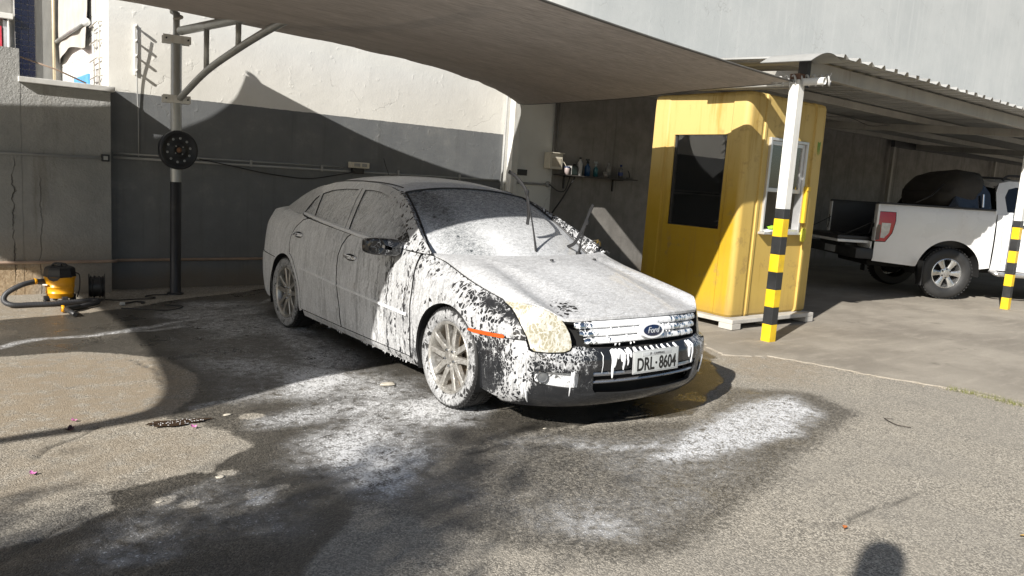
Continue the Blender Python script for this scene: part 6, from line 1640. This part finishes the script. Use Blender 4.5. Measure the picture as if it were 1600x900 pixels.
P1 = lambda r, h: [(r, 0), (r, h * .72), (r * .8, h * .82), (r * .4, h * .9), (r * .38, h)]
bottle(8.40, 9.10, P1(.042, .26), W_, DK, "tall white bottle with black cap on the wall shelf")
bottle(8.585, 9.12, P1(.048, .20), B_, DK, "large dark blue spray bottle on the wall shelf", True)
bottle(8.76, 9.11, P1(.038, .17), mk("bottle_teal", (.05, .24, .28)), mk("nozzle_pale", (.55, .6, .6)), "small teal spray bottle with pale head on the wall shelf", True)
bottle(9.05, 9.12, P1(.045, .21), mk("bottle_pale", (.34, .33, .31)), mk("cap_pale", (.4, .4, .38)), "tall pale translucent bottle near the shelf middle")
bottle(9.36, 9.13, P1(.04, .20), mk("bottle_clear", (.22, .22, .21)), mk("cap_blue", (.02, .06, .30)), "clear bottle with blue label at the right of the shelf")
q = MB(); q.lathe([(.0415, .05), (.0415, .105)], 20, rotM((9.36, 9.13, SZ))); q.build("label_band", mk("label_blue", (.02, .06, .30)), [o for o in COL.objects if o.get("label", "").startswith("clear bottle with blue")][0])
def tin(x, y, r, h, m_, label, name="tin", lid=None):
    t_ = thing(name, label, name, (x, y, SZ)); b = MB(); b.lathe([(0, 0), (r, 0), (r, h), (r - .004, h + .004), (0, h + .004)], 24, rotM((x, y, SZ))); b.build("body", m_, t_)
    b = MB(); b.lathe([(r + .003, h * .86), (r + .003, h + .007), (0, h + .009)], 24, rotM((x, y, SZ))); b.build("lid", lid or m_, t_); return t_
tin(8.115, 9.08, .042, .12, mk("tin_white_red", (.60, .50, .48)), "small white and red can at the left end of the shelf", "can", mk("tin_lid_blue", (.03, .05, .12)))
q = thing("dark_jug", "dark green square jug beside the white bottle on the shelf", "jug", (8.25, 9.1, SZ))
b = MB(); b.bbox((8.195, 9.06, SZ), (8.325, 9.16, SZ + .145), .015); b.build("body", mk("jug_dark", (.02, .035, .03)), q)
b = MB(); b.bbox((8.185, 9.055, SZ + .004), (8.194, 9.165, SZ + .14), .003); b.build("label_panel", mk("jug_label", (.5, .5, .48)), q)
b = MB(); b.lathe([(.022, 0), (.022, .025), (0, .027)], 14, rotM((8.29, 9.11, SZ + .146))); b.build("cap", DK, q)
q = thing("dark_jug", "small black bottle standing behind the tall white bottle", "bottle", (8.48, 9.14, SZ))
b = MB(); b.lathe([(0, 0)] + P1(.036, .20), 18, rotM((8.485, 9.16, SZ))); b.build("body", mk("bottle_dkgreen", (.015, .03, .025)), q)
b = MB(); b.lathe([(.018, .198), (.018, .225), (0, .226)], 12, rotM((8.485, 9.16, SZ))); b.build("cap", DK, q)
q = thing("enamel_cup", "pale cup standing on the shelf between the bottles", "cup", (8.93, 9.06, SZ))
b = MB(); b.lathe([(0, .003), (.03, .003), (.037, .085), (.041, .086), (.034, 0), (0, 0)], 20, rotM((8.94, 9.06, SZ))); b.build("body", mk("cup_pale", (.42, .39, .36)), q)
b = MB(); b.tube(crom([(8.976, 9.055, SZ + .07), (9.0, 9.05, SZ + .06), (9.0, 9.05, SZ + .035), (8.974, 9.056, SZ + .02)], 5), .005, 6); b.build("handle", mk("cup_pale", 0), q)
q = thing("brush", "short handled brush lying at the right end of the shelf", "brush", (9.55, 9.1, SZ))
b = MB(); b.bbox((9.46, 9.05, SZ), (9.58, 9.09, SZ + .03), .006); b.build("bristles", mk("bristle_grey", (.2, .2, .18), .9), q)
b = MB(); b.tube([(9.52, 9.07, SZ + .03), (9.51, 9.08, SZ + .10), (9.50, 9.10, SZ + .14)], .008, 8); b.build("handle", DK, q)

# ------------------------------------------------------------------ vacuum cleaner, hose, reel, cords
vx, vy = 1.105, 8.52
vac = thing("vacuum_cleaner", "yellow and black wet and dry vacuum cleaner at the foot of the low wall", "vacuum cleaner", (vx, vy, 0))
M_VY = mat("vacuum_yellow", (.78, .36, .01), .35, 0, .05, 4, .03, 50, ((.5, .28, .05), .25)); M_VB = mat("vacuum_black", (.02, .02, .021), .45, 0, .15, 5, .06, 50)
V = rotM((vx, vy, 0), 0, 0, math.radians(-30))
b = MB(); b.lathe([(0, .055), (.108, .055), (.116, .06), (.119, .10), (.123, .102), (.1225, .108), (.119, .11), (.124, .16), (.128, .162), (.1275, .168), (.124, .17), (.131, .235), (.137, .250), (.137, .262), (.12, .264)], 40, V); b.build("drum", M_VY, vac)
b = MB(); b.lathe([(.140, .262), (.141, .272), (.137, .282), (.132, .33), (.122, .352), (.10, .362), (0, .364)], 8, V @ Matrix.Rotation(math.pi / 8, 4, 'Z'), False); b.build("motor_head", M_VB, vac)
b = MB(); b.tube(crom([V @ Vector((-.07, 0, .36)), V @ Vector((-.045, 0, .385)), V @ Vector((.045, 0, .385)), V @ Vector((.07, 0, .36))], 5), .010, 8); b.bbox((-.02, -.015, .36), (.02, .015, .392), .005, V); b.build("handle", M_VB, vac)
b = MB(); b.prism([(-.055, .262), (.055, .262), (.035, .238), (.0, .226), (-.035, .238)], .125, .1395, V @ Matrix(((1, 0, 0, 0), (0, 0, -1, 0), (0, 1, 0, 0), (0, 0, 0, 1)))); b.build("front_latch", M_VB, vac)
b = MB(); b.bbox((-.10, -.139, .185), (-.055, -.120, .197), .003, V); b.build("label_patch", mat("pale_sticker", (.75, .7, .6), .4), vac)
for a in (-2.3, -.85, .9, 2.3):
    c_ = V @ Vector((.125 * math.cos(a), .125 * math.sin(a), 0)); b = MB(); b.lathe([(0, -.014), (.026, -.014), (.028, 0), (.026, .014), (0, .014)], 16, axisM((c_.x, c_.y, .029), (math.cos(a + 1.2), math.sin(a + 1.2), 0))); w_ = b.build("castor", M_VB, vac)
    b = MB(); b.bbox((c_.x - .026, c_.y - .024, .040), (c_.x + .026, c_.y + .024, .078), .008); b.build("castor_bracket", M_VB, vac)
b = MB(); c_ = V @ Vector((-.13, -.02, .205)); b.lathe([(.030, -.02), (.030, .03), (.026, .04), (.026, .06)], 18, axisM(c_, (-1, -.25, .0))); b.build("inlet", M_VB, vac)
b = MB(); b.tube(crom([V @ Vector((.12, .05, .30)), V @ Vector((.155, .06, .27)), V @ Vector((.16, .05, .15)), V @ Vector((.15, .02, .06))], 5), .006, 6); b.build("power_cord", M_CABLE, vac)
hose = thing("vacuum_hose", "ribbed dark vacuum hose looping beside the yellow vacuum cleaner", "hose", (.8, 8.3, 0))
hp_ = crom([(.965, 8.50, .215), (.90, 8.47, .222), (.78, 8.42, .20), (.66, 8.40, .13), (.635, 8.38, .06), (.70, 8.34, .026), (.85, 8.34, .024), (1.05, 8.345, .024), (1.25, 8.40, .024), (1.37, 8.43, .026), (1.41, 8.36, .028), (1.37, 8.26, .026), (1.27, 8.16, .024), (1.18, 8.07, .022)], 26)
b = MB(); b.tube(hp_, [.0225 + .0025 * (i % 3 != 0) for i in range(len(hp_))], 14); b.build("tube", mat("hose_grey", (.045, .046, .05), .4, 0, .15), hose)
b = MB(); b.lathe([(.027, 0), (.030, .004), (.030, .022), (.027, .026)], 18, axisM((.905, 8.472, .222), (-.9, -.3, .1))); b.build("collar", M_VY, hose)
wnd = thing("vacuum_wand", "black bent vacuum nozzle with yellow collar lying on the asphalt", "vacuum wand", (1.1, 7.95, 0))
b = MB(); b.tube(crom([(1.20, 8.09, .026), (1.13, 8.02, .03), (1.08, 7.985, .032)], 5), .028, 14); b.tube([(1.075, 7.985, .034), (1.10, 7.86, .026), (1.12, 7.74, .020)], [.024, .022, .020], 14); b.build("tube", M_VB, wnd)
b = MB(); b.lathe([(.028, -.012), (.033, -.008), (.033, .012), (.028, .016)], 18, axisM((1.058, 7.985, .034), (-1, .0, .0))); b.build("collar", M_VY, wnd)
reel = thing("cable_reel", "black cable reel standing against the low wall right of the vacuum", "cable reel", (1.44, 8.60, 0))
RM = axisM((1.44, 8.60, .135), (1, -.18, 0))
for z in (-.07, .07):
    b = MB(); b.lathe([(.035, -.004), (.128, -.004), (.134, 0), (.128, .004), (.035, .004)], 36, RM @ Matrix.Translation((0, 0, z)), True, True); b.build("flange", M_VB, reel)
b = MB(); b.lathe([(.05, -.066), (.05, .066)], 24, RM); b.build("core", M_VB, reel)
cw = []
for i in range(560):
    u = i / 559; a = u * 2 * math.pi * 14; zq = .058 * math.sin(u * 2 * math.pi * 3.5) ; cw.append(RM @ Vector(((.102 + .006 * math.sin(a * .37)) * math.cos(a), (.102 + .006 * math.sin(a * .37)) * math.sin(a), zq)))
b = MB(); b.tube(cw, .0055, 5, False); b.lathe([(.098, -.064), (.098, .064)], 24, RM); b.build("wound_cable", M_CABLE, reel)
cord = thing("extension_cord", "black extension cord with pale plug lying on the ground right of the reel", "cord", (1.7, 8.3, 0))
b = MB(); b.tube(crom([(1.50, 8.52, .012), (1.62, 8.48, .008), (1.76, 8.50, .008), (1.92, 8.49, .008), (1.98, 8.56, .008), (1.90, 8.64, .008), (2.0, 8.72, .008), (2.14, 8.70, .010)], 8), .006, 6); b.tube(crom([(1.605, 8.23, .014), (1.68, 8.30, .010), (1.76, 8.36, .008), (1.82, 8.30, .008), (1.78, 8.24, .008)], 8), .008, 6); b.tube(crom([(1.55, 8.02, .008), (1.70, 7.93, .008), (1.9, 7.80, .008), (2.05, 7.88, .008), (2.1, 8.0, .008), (1.95, 8.06, .008)], 8), .006, 6); b.build("cable", M_CABLE, cord)
b = MB(); b.bbox((1.575, 8.19, .004), (1.62, 8.225, .034), .006); b.tube([(1.585, 8.195, .02), (1.565, 8.17, .02)], .004, 6); b.tube([(1.60, 8.19, .02), (1.58, 8.162, .02)], .004, 6); b.build("plug", mat("pale_plug", (.6, .6, .57), .5), cord)

# ------------------------------------------------------------------ small litter on the ground
M_PET = mat("pink_petal", (.68, .22, .50), .7, 0, .2)
def petal(x, y, n_, label, m_=M_PET, sz=.016):
    rr_ = random.Random(int(x * 100)); b = MB()
    for k in range(n_):
        a = 2 * math.pi * k / n_ + rr_.uniform(-.3, .3); L = sz * rr_.uniform(.8, 1.3); w_ = L * .55; up = rr_.uniform(.3, .9)
        d = Vector((math.cos(a), math.sin(a), 0)); e = Vector((-d.y, d.x, 0)); o_ = Vector((x, y, .003))
        rows = []
        for q in (0, .35, .7, 1.0): rows.append([o_ + d * L * q + e * (w_ * math.sin(math.pi * min(.95, q * .8 + .12)) * sgn) + Vector((0, 0, up * L * q * q + .3 * w_ * abs(sgn))) for sgn in (-1, 0, 1)])
        b.grid(np.array([[tuple(p) for p in r_] for r_ in rows]), True)
    o = b.build("petal", m_); tag(o, label, "petal"); return o
petal(.66, 4.66, 3, "pale pink petal on the dry asphalt above the dark withered one")
petal(.62, 4.50, 4, "dark withered petal cluster on the shadow line at the left", mat("withered_petal", (.06, .025, .03), .8), .024)
petal(.39, 3.94, 3, "pink petal lying lowest at the left of the photo")
petal(1.19, 4.27, 3, "pink petal at the rim of the brown puddle")
M_LF = mat("dry_leaf", (.36, .24, .08), .8, 0, .25); 
def leaf(x, y, a, L, m_, label, name="dry_leaf", cat="leaf"):
    b = MB(); d = Vector((math.cos(a), math.sin(a), 0)); e = Vector((-d.y, d.x, 0)); o_ = Vector((x, y, .004)); rows = []
    for q in np.linspace(0, 1, 6): rows.append([tuple(o_ + d * L * q + e * (L * .28 * math.sin(math.pi * min(.97, q + .02)) * sg) + Vector((0, 0, .012 * q * (1 - q) + .006 * abs(sg)))) for sg in (-1, 0, 1)])
    b.grid(np.array(rows), True); o = b.build(name, m_); tag(o, label, cat)
leaf(3.30, 1.62, .4, .04, mat("orange_leaf", (.50, .16, .04), .8), "small orange leaf on the grey asphalt near the bottom right")
leaf(4.02, 1.10, 2.1, .05, M_LF, "dry yellow brown leaf at the far right of the asphalt")
b = MB(); b.tube(crom([(5.30, 2.43, .008), (5.26, 2.37, .006), (5.23, 2.30, .006), (5.25, 2.22, .009)], 6), .003, 5); b.tube([(5.30, 2.43, .007), (5.34, 2.38, .009)], .002, 5)
tag(b.build("twig", mat("dark_twig", (.05, .04, .03), .9)), "thin dark bent twig on the asphalt right of the foam patch", "twig")
# flat pale stones set in the asphalt
for i, (x, y, r, lab) in enumerate(((2.60, 4.62, .045, "flat pale stone in the foam behind the front wheel"), (1.10, 3.52, .017, "small pale stone in the wet asphalt at the lower left"), (.80, 3.37, .013, "smallest pale stone in the wet asphalt at the lower left"), (2.98, 3.36, .012, "small white pebble below the front bumper"), (1.57, 2.38, .006, "tiny white pebble on dry asphalt at the bottom edge"), (1.42, 4.42, .018, "white flake beside the brown puddle on the left"))):
    bm = bmesh.new(); bmesh.ops.create_icosphere(bm, subdivisions=3, radius=1); rr_ = random.Random(i)
    from mathutils import noise as mn
    for v in bm.verts:
        n_ = 1 + .35 * mn.noise(v.co * 1.6 + Vector((i * 3.1, 0, 0))); v.co = Vector((v.co.x * r * 1.3 * n_ + x, v.co.y * r * .8 * n_ + y, .002 + v.co.z * r * .22 * n_))
    me = bpy.data.meshes.new("stone"); bm.to_mesh(me); bm.free(); me.polygons.foreach_set("use_smooth", [True] * len(me.polygons)); me.materials.append(mat("pale_stone", (.52, .48, .40), .8, 0, .15, 20, .2, 80)); o = bpy.data.objects.new("stone", me); COL.objects.link(o); tag(o, lab, "stone")
# weeds and grit along the slab edge
rr = random.Random(8); wb = MB(); gb = MB()
edgep = [(6.79, 1.2), (6.80, 2.06), (6.82, 2.39), (6.72, 2.76), (6.54, 3.22), (6.45, 3.66), (6.28, 4.02)]
for _ in range(1500):
    k = rr.random() ** 1.7 * 2.6; i = int(k); u = k - i; x = edgep[i][0] + (edgep[i + 1][0] - edgep[i][0]) * u + rr.gauss(-.03, .03); y = edgep[i][1] + (edgep[i + 1][1] - edgep[i][1]) * u
    if rr.random() < .35 and 0.2 < (y * 3.1) % 1 < .5: continue
    L = rr.uniform(.012, .045); a = rr.uniform(0, 6.3); wb.add([(x, y, -.003), (x + .003 * math.cos(a), y + .003 * math.sin(a), -.003), (x + L * .5 * math.sin(a), y + L * .5 * math.cos(a), L)], [(0, 1, 2)])
o = wb.build("weeds", mat("weed_green", (.16, .17, .05), .8, 0, .4, 20)); tag(o, "low dry weeds growing along the edge of the concrete slab", "weeds", kind="stuff")
for _ in range(700):
    k = rr.random() * 5.9; i = int(k); u = k - i; x = edgep[i][0] + (edgep[i + 1][0] - edgep[i][0]) * u + rr.gauss(-.02, .05); y = edgep[i][1] + (edgep[i + 1][1] - edgep[i][1]) * u + rr.gauss(0, .02)
    r = rr.uniform(.002, .007); z = .012 if x > 6.83 else .002
    vs = [(x + r * math.cos(q) * rr.uniform(.7, 1.2), y + r * math.sin(q) * rr.uniform(.7, 1.2), z) for q in (0, 1.57, 3.14, 4.71)] + [(x, y, z + r)]
    gb.add(vs, [(0, 1, 4), (1, 2, 4), (2, 3, 4), (3, 0, 4)])
o = gb.build("grit", mat("pale_grit", (.34, .30, .235), .9, 0, .3, 40)); tag(o, "pale grit scattered along the edge of the concrete slab", "grit", kind="stuff")

# ------------------------------------------------------------------ unseen post added behind the camera only for its shadow: its rounded head throws the shadow at the lower right
caster_post = thing("shadow_caster_post", "unseen grey post added behind the camera to cast a rounded shadow", "shadow caster", (-1.43, -.31, 0))
b = MB(); b.lathe([(.06, 0), (.06, .3), (.034, .34), (.03, 2.5)], 16, rotM((-1.43, -.31, 0))); b.build("pole", M_GREYSTEEL, caster_post)
b = MB(); b.lathe([(.05, 2.46), (.085, 2.52), (.092, 2.60), (.092, 2.90), (.082, 2.97), (.055, 3.01), (0, 3.02)], 24, rotM((-1.43, -.31, 0))); b.build("caster_head", M_PVC, caster_post)

# shallow brown puddle on the dry side of the wash water
pm = NT("puddle_water"); pp = pm.pos(); pm.base(pm.mix(pm.ramp(pm.noise(pp, 30, 3), .3, .7), (.045, .028, .018), (.075, .05, .034)), .04, 0, .6, pm.bump(pm.noise(pp, 14, 2), .05, .004))
pb = MB(); ring_ = []
for k in range(48):
    a = 2 * math.pi * k / 48; r_ = 1 + .22 * math.sin(3 * a + 1) + .12 * math.sin(7 * a) + .06 * math.sin(13 * a)
    u_, v_ = .155 * r_ * math.cos(a), .052 * r_ * math.sin(a); ring_.append((1.13 + u_ * .98 - v_ * .05, 4.40 + u_ * -.10 + v_, .0035))
pb.add(ring_, [tuple(range(48))]); po = pb.build("puddle", pm.m); po["kind"] = "structure"
fb = MB(); rr = random.Random(21)
for _ in range(38):
    a = rr.uniform(0, 6.28); q = rr.random() ** .5; x = 1.13 + .15 * q * math.cos(a); y = 4.40 - .1 * .15 * q * math.cos(a) + .05 * q * math.sin(a); r = rr.uniform(.002, .005)
    fb.add([(x + r * math.cos(k * 1.047), y + r * math.sin(k * 1.047), .0042) for k in range(6)] + [(x, y, .006)], [(k, (k + 1) % 6, 6) for k in range(6)], True)
fo = fb.build("foam_flecks", M_FOAM); tag(fo, "small white foam flecks floating on the brown puddle", "foam", kind="stuff")
